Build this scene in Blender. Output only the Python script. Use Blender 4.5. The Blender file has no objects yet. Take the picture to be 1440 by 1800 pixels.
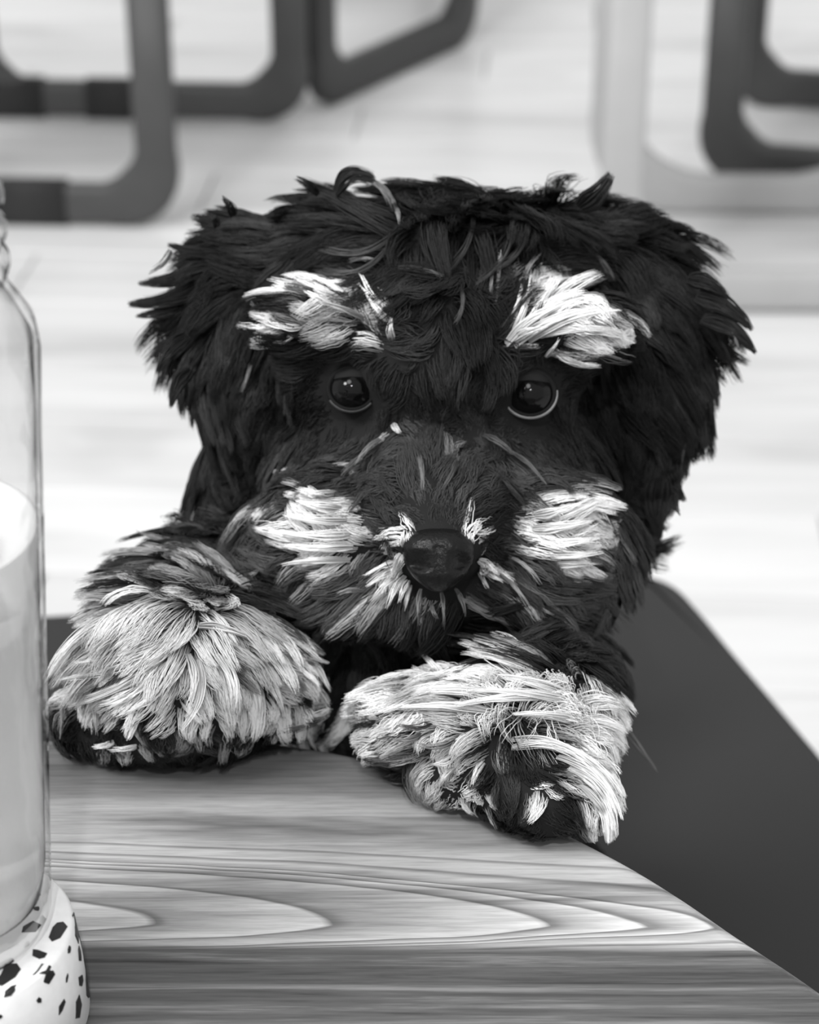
import bpy, bmesh, math, random
import numpy as np
from mathutils import Vector, Matrix, noise
from mathutils.bvhtree import BVHTree
from mathutils.kdtree import KDTree

rng = np.random.default_rng(7)
random.seed(7)
SC = bpy.context.scene
COL = SC.collection

# ------------------------------------------------------------------ camera
W, H = 1440, 1800
HFOV = math.radians(22.0)
PITCH = math.radians(28.0)
FPX = (W / 2) / math.tan(HFOV / 2)
CAM = Vector((0, 0, 1.135))
RIGHT = Vector((1, 0, 0))
VIEW = Vector((0, math.cos(PITCH), -math.sin(PITCH)))
UP = Vector((0, math.sin(PITCH), math.cos(PITCH)))
cam_data = bpy.data.cameras.new('camera')
cam = bpy.data.objects.new('camera', cam_data)
COL.objects.link(cam)
cam.location = CAM
cam.rotation_euler = (math.radians(90) - PITCH, 0, 0)
cam_data.sensor_fit = 'HORIZONTAL'
cam_data.sensor_width = 36
cam_data.lens = 18 / math.tan(HFOV / 2)
cam_data.clip_start = 0.02
cam_data.dof.use_dof = True
cam_data.dof.focus_distance = 0.60
cam_data.dof.aperture_fstop = 18
SC.camera = cam

# ------------------------------------------------------------------ light
world = bpy.data.worlds.new('world')
SC.world = world
world.use_nodes = True
bg = world.node_tree.nodes['Background']
bg.inputs[0].default_value = (1, 1, 1, 1)
bg.inputs[1].default_value = 0.70


def area(name, loc, target, size, power):
    d = bpy.data.lights.new(name, 'AREA')
    d.shape = 'DISK'
    d.size = size
    d.energy = power
    o = bpy.data.objects.new(name, d)
    COL.objects.link(o)
    o.location = loc
    o.rotation_euler = (Vector(target) - Vector(loc)).to_track_quat('-Z', 'Y').to_euler()
    return o


area('key_light', (-1.5, -0.2, 2.6), (0.0, 0.6, 0.8), 0.7, 44)  # added key light from the upper left, no window stands there
area('catchlight_lamp', (0.02, -0.55, 2.05), (0.0, 0.6, 0.8), 0.05, 9.0)  # small unseen lamp added for the glint in the eyes
sun_d = bpy.data.lights.new('sun', 'SUN')
sun_d.energy = 1.25
sun_d.angle = math.radians(25)
sun = bpy.data.objects.new('sun', sun_d)
COL.objects.link(sun)
sun.rotation_euler = (math.radians(18), math.radians(-14), 0)
SC.view_settings.view_transform = 'Standard'
SC.view_settings.look = 'None'
SC.view_settings.exposure = 0.0
SC.view_settings.gamma = 1.0
SC.view_settings.use_curve_mapping = False
SC.cycles.max_bounces = 10
SC.cycles.transmission_bounces = 10
SC.cycles.transparent_max_bounces = 16


# ------------------------------------------------------------------ helpers
def ray(px, py):
    return RIGHT * ((px - W / 2) / FPX) + UP * ((H / 2 - py) / FPX) + VIEW


def P(px, py, depth):
    """photo pixel at a depth along the viewing axis"""
    return CAM + ray(px, py) * depth


def T(px, py, z):
    """photo pixel on a horizontal plane"""
    r = ray(px, py)
    return CAM + r * ((z - CAM.z) / r.z)


def tag(o, label=None, cat=None, group=None, kind=None):
    for k, v in (('label', label), ('category', cat), ('group', group), ('kind', kind)):
        if v:
            o[k] = v
    return o


def empty(name, loc, rz=0.0):
    o = bpy.data.objects.new(name, None)
    COL.objects.link(o)
    o.location = loc
    o.rotation_euler = (0, 0, rz)
    o.empty_display_size = 0.05
    return o


def link_mesh(name, me, mat, parent=None, loc=None, smooth=True):
    o = bpy.data.objects.new(name, me)
    COL.objects.link(o)
    if mat:
        me.materials.clear()
        me.materials.append(mat)
    if smooth:
        me.shade_smooth()
    if parent:
        o.parent = parent
    if loc is not None:
        o.location = loc
    return o


def bm_obj(name, bm, mat, parent=None, loc=None, smooth=True):
    bmesh.ops.recalc_face_normals(bm, faces=bm.faces)
    me = bpy.data.meshes.new(name)
    bm.to_mesh(me)
    bm.free()
    return link_mesh(name, me, mat, parent, loc, smooth)


def nodes(name):
    m = bpy.data.materials.new(name)
    m.use_nodes = True
    nt = m.node_tree
    return m, nt, nt.nodes['Principled BSDF']


def grey(v):
    return (v, v, v, 1)


def mat_plain(name, v, rough=0.5, noise_amt=0.12, scale=30, spec=0.5, bump=0.0, coat=0.0):
    m, nt, b = nodes(name)
    n = nt.nodes.new('ShaderNodeTexNoise')
    n.inputs['Scale'].default_value = scale
    n.inputs['Detail'].default_value = 4
    tc = nt.nodes.new('ShaderNodeTexCoord')
    nt.links.new(tc.outputs['Object'], n.inputs['Vector'])
    mr = nt.nodes.new('ShaderNodeMapRange')
    mr.inputs[3].default_value = v * (1 - noise_amt)
    mr.inputs[4].default_value = v * (1 + noise_amt)
    nt.links.new(n.outputs['Fac'], mr.inputs[0])
    nt.links.new(mr.outputs[0], b.inputs['Base Color'])
    b.inputs['Roughness'].default_value = rough
    b.inputs['Specular IOR Level'].default_value = spec
    b.inputs['Coat Weight'].default_value = coat
    if bump:
        bp = nt.nodes.new('ShaderNodeBump')
        bp.inputs['Strength'].default_value = bump
        bp.inputs['Distance'].default_value = 0.002
        nt.links.new(n.outputs['Fac'], bp.inputs['Height'])
        nt.links.new(bp.outputs[0], b.inputs['Normal'])
    return m


class NG:
    """tiny node-maths helper"""

    def __init__(self, nt):
        self.nt = nt

    def m(self, op, a, b=None, c=None):
        n = self.nt.nodes.new('ShaderNodeMath')
        n.operation = op
        for i, v in enumerate((a, b, c)):
            if v is None:
                continue
            if isinstance(v, (int, float)):
                n.inputs[i].default_value = v
            else:
                self.nt.links.new(v, n.inputs[i])
        return n.outputs[0]

    def noise(self, vec, scale, detail=4, rough=0.5, sv=(1, 1, 1), dist=0.0):
        mp = self.nt.nodes.new('ShaderNodeMapping')
        mp.inputs['Scale'].default_value = sv
        self.nt.links.new(vec, mp.inputs[0])
        n = self.nt.nodes.new('ShaderNodeTexNoise')
        n.inputs['Scale'].default_value = scale
        n.inputs['Detail'].default_value = detail
        n.inputs['Roughness'].default_value = rough
        n.inputs['Distortion'].default_value = dist
        self.nt.links.new(mp.outputs[0], n.inputs['Vector'])
        return n.outputs['Fac']

    def ramp(self, fac, stops):
        r = self.nt.nodes.new('ShaderNodeValToRGB')
        e = r.color_ramp.elements
        e[0].position, e[0].color = stops[0][0], grey(stops[0][1])
        e[1].position, e[1].color = stops[-1][0], grey(stops[-1][1])
        for p, v in stops[1:-1]:
            k = e.new(p)
            k.color = grey(v)
        self.nt.links.new(fac, r.inputs[0])
        return r.outputs[0]


# ------------------------------------------------------------------ materials
def mat_wood_top():
    m, nt, b = nodes('oak_table_top')
    g = NG(nt)
    tc = nt.nodes.new('ShaderNodeTexCoord')
    vec = tc.outputs['Object']
    sep = nt.nodes.new('ShaderNodeSeparateXYZ')
    nt.links.new(vec, sep.inputs[0])
    x, y = sep.outputs[0], sep.outputs[1]
    # cathedral grain: long nested tongues whose tips point to +x
    warp = g.noise(vec, 9, 3, 0.5, (0.5, 1.6, 1))
    warp2 = g.noise(vec, 60, 3, 0.6, (0.12, 1, 1))
    yc = g.m('ADD', y, g.m('MULTIPLY', g.m('SUBTRACT', warp, 0.5), 0.009))
    yc = g.m('ADD', yc, g.m('MULTIPLY', g.m('SUBTRACT', warp2, 0.5), 0.0018))
    Y0 = T(900, 1628, 0.75).y
    dy = g.m('SUBTRACT', yc, Y0)
    up = g.m('MAXIMUM', dy, 0.0)
    dn = g.m('MAXIMUM', g.m('MULTIPLY', dy, -1.0), 0.0)
    # parabolas: upper side opens slowly, lower side fast
    f = g.m('ADD', g.m('MULTIPLY', g.m('MULTIPLY', up, up), 215.0),
            g.m('ADD', g.m('MULTIPLY', g.m('MULTIPLY', dn, dn), 1100.0), g.m('MULTIPLY', dn, 2.0)))
    F = g.m('ADD', x, f)
    F = g.m('ADD', F, g.m('MULTIPLY', g.m('SUBTRACT', g.noise(vec, 14, 2), 0.5), 0.03))
    FA, FB = T(60, 1610, 0.75).x, T(60, 1610, 0.75).x + 0.42
    ph = g.m('DIVIDE', g.m('SUBTRACT', F, FA), FB - FA)

    def tip(px):
        return (T(px, 1615, 0.75).x - FA) / (FB - FA)
    stops = [(0.0, 0.46)]
    for tx, wd in ((240, .014), (595, .02), (990, .018), (1145, .014), (1255, .012)):
        p = tip(tx)
        stops += [(p - .002, 0.76), (p + .002, 0.20), (p + .007, 0.24), (p + wd * 1.0, 0.40)]
    stops += [(0.54, 0.64), (0.585, 0.24), (0.605, 0.60), (0.72, 0.62), (0.76, 0.28), (0.78, 0.6)]
    ring = g.ramp(ph, [stops[0]] + stops[1:] + [(1.0, 0.45)])
    # fade the rings far up into soft bands; fine straight streaks in the lower part
    streak = g.noise(vec, 210, 6, 0.65, (0.035, 1, 1), 0.4)
    streak2 = g.noise(vec, 520, 4, 0.7, (0.05, 1, 1))
    band = g.noise(vec, 48, 4, 0.6, (0.05, 1, 1), 0.6)
    st = g.ramp(streak, [(0.36, 0.22), (0.46, 0.50), (0.54, 0.62), (0.66, 1.25)])
    st2 = g.ramp(streak2, [(0.3, 0.75), (0.7, 1.08)])
    bd = g.ramp(band, [(0.32, 0.38), (0.43, 0.85), (0.6, 1.0), (0.75, 1.1)])
    low = nt.nodes.new('ShaderNodeMapRange')
    low.interpolation_type = 'SMOOTHSTEP'
    nt.links.new(yc, low.inputs[0])
    low.inputs[1].default_value = T(720, 1672, 0.75).y
    low.inputs[2].default_value = T(720, 1655, 0.75).y
    low.inputs[3].default_value = 1.0
    low.inputs[4].default_value = 0.0
    # lower part: dense straight grain
    lowcol = g.m('MULTIPLY', st, 0.175)
    hi = g.m('MULTIPLY', ring, bd)
    hi = g.m('MULTIPLY', hi, st2)
    mix = nt.nodes.new('ShaderNodeMix')
    nt.links.new(low.outputs[0], mix.inputs[0])
    nt.links.new(hi, mix.inputs[2])
    nt.links.new(lowcol, mix.inputs[3])
    pores = g.ramp(g.noise(vec, 900, 3, 0.6, (0.06, 1, 1)), [(0.35, 0.82), (0.55, 1.0)])
    out = g.m('MULTIPLY', mix.outputs[0], pores)
    far = nt.nodes.new('ShaderNodeMapRange')  # far end darker: the paws' shade put into the colour, over darker grain
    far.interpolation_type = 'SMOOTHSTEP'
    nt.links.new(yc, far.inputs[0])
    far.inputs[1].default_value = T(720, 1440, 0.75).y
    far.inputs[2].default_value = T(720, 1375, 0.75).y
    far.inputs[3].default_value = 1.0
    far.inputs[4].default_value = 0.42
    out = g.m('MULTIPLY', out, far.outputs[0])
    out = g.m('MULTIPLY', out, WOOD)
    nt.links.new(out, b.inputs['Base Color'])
    b.inputs['Roughness'].default_value = 0.55
    b.inputs['Specular IOR Level'].default_value = 0.35
    bp = nt.nodes.new('ShaderNodeBump')
    bp.inputs['Strength'].default_value = 0.15
    bp.inputs['Distance'].default_value = 0.0006
    nt.links.new(streak, bp.inputs['Height'])
    nt.links.new(bp.outputs[0], b.inputs['Normal'])
    return m


WOOD = 0.92


def mat_floor():
    m, nt, b = nodes('pale_floor_board')
    g = NG(nt)
    geo = nt.nodes.new('ShaderNodeNewGeometry')
    vec = geo.outputs['Position']
    oi = nt.nodes.new('ShaderNodeObjectInfo')
    a = g.noise(vec, 5.0, 4, 0.55, (0.35, 1.5, 1), 0.5)
    c = g.noise(vec, 26.0, 4, 0.55, (0.07, 1, 1), 0.6)
    v = g.m('ADD', g.m('MULTIPLY', g.ramp(a, [(0.3, 0.6), (0.48, 0.78), (0.65, 0.83)]), 0.75),
            g.m('MULTIPLY', g.ramp(c, [(0.3, 0.5), (0.55, 0.84)]), 0.25))
    v = g.m('MULTIPLY', v, g.m('ADD', 0.92, g.m('MULTIPLY', oi.outputs['Random'], 0.10)))
    nt.links.new(v, b.inputs['Base Color'])
    b.inputs['Roughness'].default_value = 0.30
    b.inputs['Specular IOR Level'].default_value = 0.45
    return m


def mat_glass(name, ior, rough=0.0, tint=1.0):
    m, nt, b = nodes(name)
    b.inputs['Base Color'].default_value = grey(tint)
    b.inputs['Transmission Weight'].default_value = 1
    b.inputs['IOR'].default_value = ior
    b.inputs['Roughness'].default_value = rough
    n = nt.nodes.new('ShaderNodeTexNoise')
    n.inputs['Scale'].default_value = 60
    bp = nt.nodes.new('ShaderNodeBump')
    bp.inputs['Strength'].default_value = 0.05
    bp.inputs['Distance'].default_value = 0.002
    nt.links.new(n.outputs['Fac'], bp.inputs['Height'])
    nt.links.new(bp.outputs[0], b.inputs['Normal'])
    return m


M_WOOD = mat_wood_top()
M_FLOOR = mat_floor()
M_JOINT = mat_plain('floor_joint', 0.30, 0.8)
M_SEAT = mat_plain('dark_vinyl', 0.032, 0.7, 0.10, 900, 0.2, 0.15)
M_STEEL = mat_plain('dark_painted_steel', 0.065, 0.45, 0.15, 25)
M_STEEL2 = mat_plain('charcoal_painted_steel', 0.035, 0.45, 0.15, 25)
M_PALE = mat_plain('pale_painted_steel', 0.46, 0.4, 0.05, 25)
M_LEGWOOD = mat_plain('oak_leg', 0.42, 0.55, 0.15, 12)
M_RUBBER = mat_plain('black_rubber', 0.022, 0.7)
M_SHELL = mat_plain('grey_seat_shell', 0.12, 0.5)
M_GLASS = mat_glass('jar_glass', 1.48)
def mat_jar():
    m = bpy.data.materials.new('jar_glass_wall')
    m.use_nodes = True
    nt = m.node_tree
    nt.nodes.clear()
    out = nt.nodes.new('ShaderNodeOutputMaterial')
    lw = nt.nodes.new('ShaderNodeLayerWeight')
    lw.inputs['Blend'].default_value = 0.5
    g = NG(nt)
    tr = nt.nodes.new('ShaderNodeBsdfTransparent')
    nt.links.new(g.ramp(lw.outputs['Facing'], [(0.0, 0.99), (0.75, 0.96), (0.86, 0.75), (0.95, 0.25), (1.0, 0.12)]), tr.inputs[0])
    gl = nt.nodes.new('ShaderNodeBsdfGlossy')
    gl.inputs['Roughness'].default_value = 0.04
    tc = nt.nodes.new('ShaderNodeTexCoord')
    bp = nt.nodes.new('ShaderNodeBump')
    bp.inputs['Strength'].default_value = 0.5
    bp.inputs['Distance'].default_value = 0.003
    nt.links.new(g.noise(tc.outputs['Object'], 55, 2, 0.5, (1, 1, 0.5), 0.5), bp.inputs['Height'])
    nt.links.new(bp.outputs[0], gl.inputs['Normal'])
    fr = nt.nodes.new('ShaderNodeFresnel')
    fr.inputs['IOR'].default_value = 1.5
    nt.links.new(bp.outputs[0], fr.inputs['Normal'])
    mx = nt.nodes.new('ShaderNodeMixShader')
    geo = nt.nodes.new('ShaderNodeNewGeometry')
    front_ = g.m('SUBTRACT', 1.0, geo.outputs['Backfacing'])
    nt.links.new(g.m('MULTIPLY', g.m('MULTIPLY', fr.outputs[0], 1.2), front_), mx.inputs[0])
    nt.links.new(tr.outputs[0], mx.inputs[1])
    nt.links.new(gl.outputs[0], mx.inputs[2])
    nt.links.new(mx.outputs[0], out.inputs[0])
    return m


M_JAR = mat_jar()
M_WATER = mat_glass('water', 1.33)
M_WATER.node_tree.nodes['Principled BSDF'].inputs['Transmission Weight'].default_value = 0.42
M_WATER.node_tree.nodes['Principled BSDF'].inputs['Base Color'].default_value = grey(0.96)
M_ICE = mat_glass('ice', 1.31, 0.06)
M_SKIN = mat_plain('dark_skin', 0.014, 0.8, 0.1, 60, 0.1)
M_NOSE = mat_plain('wet_black_nose', 0.006, 0.33, 0.2, 700, 0.22, 0.25)
M_CLAW = mat_plain('claw_horn', 0.05, 0.35)
M_RIM_LIT = mat_plain('lit_eye_rim', 0.20, 0.5, 0.4, 500)  # lit edge of the wet lower lid, put into the colour
M_RIM_SHADE = mat_plain('shaded_eye_rim', 0.035, 0.5, 0.4, 500)  # same rim on the shaded eye, its shade put into the colour
M_LID = mat_plain('eyelid_skin', 0.010, 0.8, 0.2, 300, 0.08)

# ------------------------------------------------------------------ floor
FLOOR_Z = 0.0
floor = tag(empty('floor', (0, 0, 0)), kind='structure')
bm = bmesh.new()
bmesh.ops.create_grid(bm, x_segments=1, y_segments=1, size=6)
for v in bm.verts:
    v.co.y += 3.5
sub = bm_obj('subfloor', bm, M_JOINT, floor, (0, 0, -0.006), False)


def plank_mesh(L, Wd, Hh=0.012, bev=0.0015):
    bm = bmesh.new()
    bmesh.ops.create_cube(bm, size=1)
    bmesh.ops.scale(bm, vec=(L, Wd, Hh), verts=bm.verts)
    top = [e for e in bm.edges if all(v.co.z > 0 for v in e.verts)]
    bmesh.ops.bevel(bm, geom=top, offset=bev, segments=1, affect='EDGES')
    me = bpy.data.meshes.new('floor_plank')
    bm.to_mesh(me)
    bm.free()
    me.materials.append(M_FLOOR)
    return me


PLW, PLL = 0.19, 1.5
pme = plank_mesh(PLL - 0.003, PLW - 0.003)
FROT = math.radians(-4)
k = 0
for r in range(46):
    y = -0.6 + r * PLW
    off = (r * 0.57) % 1.0 * PLL
    for c in range(-4, 5):
        o = bpy.data.objects.new('floor_plank', pme)
        COL.objects.link(o)
        o.parent = floor
        p = Matrix.Rotation(FROT, 3, 'Z') @ Vector((c * PLL + off - 0.4, y, 0))
        o.location = (p.x, p.y, -0.006)
        o.rotation_euler = (0, 0, FROT)

bm = bmesh.new()
bmesh.ops.create_cube(bm, size=1)
bmesh.ops.scale(bm, vec=(11, 0.12, 2.9), verts=bm.verts)
wb = bm_obj('wall_back', bm, mat_plain('white_plaster', 0.78, 0.8, 0.04, 3), None, (0, 7.6, 1.45), False)
tag(wb, kind='structure')

# ------------------------------------------------------------------ rounded slabs
def smooth_closed(pts, n):
    """Catmull-Rom through a closed polygon"""
    out = []
    N = len(pts)
    for i in range(N):
        p0, p1, p2, p3 = (np.array(pts[(i + j - 1) % N]) for j in range(4))
        for t in np.linspace(0, 1, n, endpoint=False):
            out.append(0.5 * ((2 * p1) + (-p0 + p2) * t + (2 * p0 - 5 * p1 + 4 * p2 - p3) * t * t
                              + (-p0 + 3 * p1 - 3 * p2 + p3) * t ** 3))
    return out


def slab(name, outline, z_top, thick, rad, mat, parent, segs=6):
    """solid slab with a rounded edge; outline is a list of (x, y) counter-clockwise"""
    pts = np.array(outline)
    a = 0.5 * np.sum(pts[:, 0] * np.roll(pts[:, 1], -1) - np.roll(pts[:, 0], -1) * pts[:, 1])
    if a < 0:
        pts = pts[::-1]
    d = np.roll(pts, -1, 0) - np.roll(pts, 1, 0)
    nrm = np.stack([d[:, 1], -d[:, 0]], 1)
    nrm /= np.linalg.norm(nrm, axis=1)[:, None] + 1e-9
    prof = []
    for i in range(segs + 1):
        th = math.pi / 2 * i / segs
        prof.append((-rad + rad * math.sin(th), z_top - rad + rad * math.cos(th)))
    for i in range(segs + 1):
        th = math.pi / 2 * i / segs
        prof.append((-rad + rad * math.cos(th), z_top - thick + rad - rad * math.sin(th)))
    bm = bmesh.new()
    rings = []
    for (o, z) in prof:
        q = pts + nrm * o
        rings.append([bm.verts.new((x, y, z)) for x, y in q])
    N = len(pts)
    for a_, b_ in zip(rings[:-1], rings[1:]):
        for i in range(N):
            bm.faces.new((a_[i], b_[i], b_[(i + 1) % N], a_[(i + 1) % N]))
    bm.faces.new(rings[0])
    bm.faces.new(rings[-1][::-1])
    return bm_obj(name, bm, mat, parent, smooth=False), pts


def auto_smooth(o):
    for p in o.data.polygons:
        p.use_smooth = len(p.vertices) == 4


def leg_cyl(name, p0, p1, r0, r1, mat, parent, n=20):
    bm = bmesh.new()
    p0, p1 = Vector(p0), Vector(p1)
    q = (p1 - p0).to_track_quat('Z', 'Y').to_matrix()
    L = (p1 - p0).length
    prof = [(r0 * 0.9, 0), (r0, 0.004), (r1, L - 0.004), (r1 * 0.95, L)]
    rings = [[bm.verts.new(p0 + q @ Vector((r * math.cos(2 * math.pi * i / n), r * math.sin(2 * math.pi * i / n), z)))
              for i in range(n)] for r, z in prof]
    for a_, b_ in zip(rings[:-1], rings[1:]):
        for i in range(n):
            bm.faces.new((a_[i], a_[(i + 1) % n], b_[(i + 1) % n], b_[i]))
    bm.faces.new(rings[0][::-1])
    bm.faces.new(rings[-1])
    return bm_obj(name, bm, mat, parent)


# ------------------------------------------------------------------ wooden table
TZ = 0.75
table = tag(empty('wooden_table', (0, 0, 0)),
            'light oak table with rounded corner and tongue-shaped grain under the puppy paws', 'table')
edge = [T(-500, 1300, TZ), T(-150, 1292, TZ), T(150, 1290, TZ), T(420, 1292, TZ), T(620, 1318, TZ), T(800, 1370, TZ),
        T(960, 1436, TZ), T(1095, 1503, TZ), T(1200, 1566, TZ), T(1300, 1634, TZ), T(1440, 1727, TZ),
        T(1600, 1850, TZ), T(1730, 2010, TZ)]
edge = [(p.x, p.y) for p in edge]
edge += [(0.235, 0.24), (0.235, 0.02), (0.19, -0.1), (0.08, -0.14), (-0.3, -0.14), (-0.55, -0.14), (-0.66, -0.08), (-0.69, 0.1),
         (-0.68, 0.35), (-0.62, 0.5), (-0.5, 0.555)]
edge = smooth_closed(edge, 8)
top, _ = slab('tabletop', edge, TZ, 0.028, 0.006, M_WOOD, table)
auto_smooth(top)
for (x, y) in ((0.12, 0.02), (0.1, 0.36), (-0.55, 0.02), (-0.52, 0.42)):
    leg_cyl('leg', (x, y, 0.0), (x, y, TZ - 0.026), 0.018, 0.024, M_LEGWOOD, table)

# ------------------------------------------------------------------ dark bench the puppy stands on
BZ = 0.50
bench = tag(empty('bench', (0, 0, 0)), 'dark grey padded bench with rounded corner behind the wooden table', 'bench')
be = [T(90, 1070, BZ), T(560, 1040, BZ), T(950, 1014, BZ), T(1110, 1003, BZ), T(1150, 1004, BZ), T(1195, 1022, BZ), T(1235, 1062, BZ),
      T(1300, 1140, BZ), T(1440, 1304, BZ), T(1640, 1545, BZ)]
be = [(p.x, p.y) for p in be]
be += [(0.40, 0.47), (0.30, 0.42), (-0.2, 0.44), (-0.8, 0.47), (-1.0, 0.55), (-1.02, 0.8), (-1.0, 1.02), (-0.9, 1.05), (-0.5, 1.04)]
be = smooth_closed(be, 8)
bs, _ = slab('seat', be, BZ, 0.07, 0.012, M_SEAT, bench)
auto_smooth(bs)
for (x, y) in ((0.25, 0.55), (0.2, 0.93), (-0.9, 0.58), (-0.88, 0.95)):
    leg_cyl('leg', (x, y, 0.0), (x, y, BZ - 0.065), 0.014, 0.018, M_STEEL2, bench)


# ------------------------------------------------------------------ sled chairs
def sweep(path, wdt, dpt, side, closed=False, rr=0.3, n=12, scale=None):
    """sweep a rounded rectangle (wdt across the bend plane's normal side, dpt in plane) along path; side = plane normal"""
    bm = bmesh.new()
    rings = []
    pts = [Vector(p) for p in path]
    N = len(pts)
    sec = []
    for i in range(n):
        th = 2 * math.pi * (i + 0.5) / n
        c, s = math.cos(th), math.sin(th)
        e = 2 / 5
        sec.append((math.copysign(abs(c) ** e, c) * wdt / 2, math.copysign(abs(s) ** e, s) * dpt / 2))
    for i, p in enumerate(pts):
        t = (pts[min(i + 1, N - 1)] - pts[max(i - 1, 0)]).normalized()
        b = side.normalized()
        nn = t.cross(b).normalized()
        k = scale[i] if scale is not None else 1.0
        rings.append([bm.verts.new(p + b * a_ + nn * (c_ * k)) for a_, c_ in sec])
    for a_, b_ in zip(rings[:-1], rings[1:]):
        for i in range(n):
            bm.faces.new((a_[i], a_[(i + 1) % n], b_[(i + 1) % n], b_[i]))
    bm.faces.new(rings[0][::-1])
    bm.faces.new(rings[-1])
    return bm


def fillet(points, radii, n=8):
    """polyline with round corners"""
    out = [Vector(points[0])]
    for i in range(1, len(points) - 1):
        a, b, c = (Vector(points[i + k]) for k in (-1, 0, 1))
        u, v = (a - b).normalized(), (c - b).normalized()
        r = radii[i - 1]
        for t in np.linspace(0, 1, n):
            p = (b + u * r) * (1 - t) ** 2 + b * 2 * t * (1 - t) + (b + v * r) * t * t
            out.append(p)
    out.append(Vector(points[-1]))
    return out


def sled_chair(front, back, width_vec, sh, tube, depth, mat, shell, label, pads=True, rad=0.09, splay=0.0, group=None, padf=((0.24, 0.78), (0.24, 0.78))):
    """front/back: floor points of one side loop; width_vec: offset to the other loop"""
    front, back, width_vec = Vector(front), Vector(back), Vector(width_vec)
    org = (front + back + width_vec) / 2
    root = tag(empty('sled_chair', (org.x, org.y, 0)), label, 'chair', group)
    run = (back - front)
    for k in (0, 1):
        o = front + width_vec * k
        e = back + width_vec * k
        z0 = tube / 2 + 0.004
        pts = [o + Vector((0, 0, sh)) - run * splay, o + Vector((0, 0, z0)), e + Vector((0, 0, z0)), e + Vector((0, 0, sh)) + run * splay]
        pts = [p - org for p in pts]
        path = fillet(pts, [rad, rad], 10)
        sd = run.cross(Vector((0, 0, 1))).normalized()
        sc_ = [1.0] + [1 + 0.42 * math.sin(math.pi * i / 9) for i in range(10)] * 2 + [1.0]
        bm_obj('sled_leg', sweep(path, depth, tube, sd, scale=sc_), mat, root)
        if pads:
            for f in padf[k]:
                c = o.lerp(e, f) - org
                u = run.normalized()
                bm = sweep([c - u * 0.055 + Vector((0, 0, z0)), c + u * 0.055 + Vector((0, 0, z0))], depth * 1.14, tube * 1.14, sd)
                bm_obj('foot_pad', bm, M_RUBBER, root)
    # seat and curved back shell
    u, w = run, width_vec
    seat = []
    bm = bmesh.new()
    G = 9
    vs = []
    for i in range(G + 7):
        row = []
        for j in range(G):
            a, b = min(i, G - 1) / (G - 1), j / (G - 1)
            p = front + u * (a * 1.0) + w * b - org
            z = sh + 0.012 - 0.012 * math.sin(math.pi * b) * math.sin(math.pi * a)
            if i >= G:
                t = (i - G + 1) / 7
                p += u.normalized() * (0.03 * t + 0.05 * t * t) - (w * 0.06 * (b - .5) * t)
                z += 0.40 * t
                p += u.normalized() * 0.03 * math.sin(math.pi * b)
            row.append(bm.verts.new((p.x, p.y, z)))
        vs.append(row)
    for i in range(len(vs) - 1):
        for j in range(G - 1):
            bm.faces.new((vs[i][j], vs[i + 1][j], vs[i + 1][j + 1], vs[i][j + 1]))
    so = bm_obj('seat_shell', bm, shell, root)
    md = so.modifiers.new('thick', 'SOLIDIFY')
    md.thickness = 0.014
    return root


# ---- measured on the photograph: floor points of the loops
SH = 0.50
A1 = T(282, 396, 0)           # near loop corner of the left chair
A0 = T(-330, 384, 0)
B1 = T(512, 212, 0)
wv = B1 - A1
sled_chair(A1, A0, wv, SH, 0.062, 0.035, M_STEEL, M_SHELL,
           'dark grey sled-leg chair at the upper left, its near loop bottom beside the jar', True, 0.085, padf=((0.36, 0.85), (0.56, 0.9)))
C0 = T(566, 190, 0)
C1 = T(815, 75, 0)
sled_chair(C0, C0 + (C1 - C0) * 1.0, Vector((-0.06, 0.78, 0)), 0.52, 0.066, 0.035, M_STEEL2, M_SHELL,
           'charcoal sled-leg chair whose runner slants away behind the puppy head at top centre', False, 0.075)
D0 = T(1082, 545, 0)
D1 = T(1640, 548, 0)
sled_chair(D0, D1, Vector((0.02, 0.40, 0)), 0.56, 0.058, 0.03, M_PALE, M_PALE,
           'pale painted sled-leg chair at the right, nearest chair to the puppy', False, 0.15)
E0 = T(1262, 318, 0)
E1 = T(1600, 345, 0)
sled_chair(E0, E1, Vector((0.10, 0.42, 0)), 0.54, 0.064, 0.035, M_STEEL, M_SHELL,
           'dark grey sled-leg chair at the upper right behind the pale chair', False, 0.08)

# ------------------------------------------------------------------ jar on terrazzo block
def lathe(prof, n=64):
    bm = bmesh.new()
    rings = []
    for r, z in prof:
        if r < 1e-6:
            rings.append([bm.verts.new((0, 0, z))])
        else:
            rings.append([bm.verts.new((r * math.cos(2 * math.pi * i / n), r * math.sin(2 * math.pi * i / n), z)) for i in range(n)])
    for a_, b_ in zip(rings[:-1], rings[1:]):
        for i in range(n):
            j = (i + 1) % n
            if len(a_) == 1 and len(b_) == 1:
                continue
            if len(a_) == 1:
                bm.faces.new((a_[0], b_[j], b_[i]))
            elif len(b_) == 1:
                bm.faces.new((a_[i], a_[j], b_[0]))
            else:
                bm.faces.new((a_[i], a_[j], b_[j], b_[i]))
    return bm


BLK = 0.030          # thickness of the terrazzo coaster
JZ = TZ + BLK
jc = T(-93, 1632, JZ)    # jar axis on the coaster's top


def mat_terrazzo():
    m, nt, b = nodes('terrazzo')
    b.inputs['Base Color'].default_value = grey(0.9)
    g = NG(nt)
    tc = nt.nodes.new('ShaderNodeTexCoord')
    v = g.noise(tc.outputs['Object'], 300, 4)
    nt.links.new(g.ramp(v, [(0.3, 0.88), (0.7, 0.95)]), b.inputs['Base Color'])
    b.inputs['Roughness'].default_value = 0.4
    return m


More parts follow.
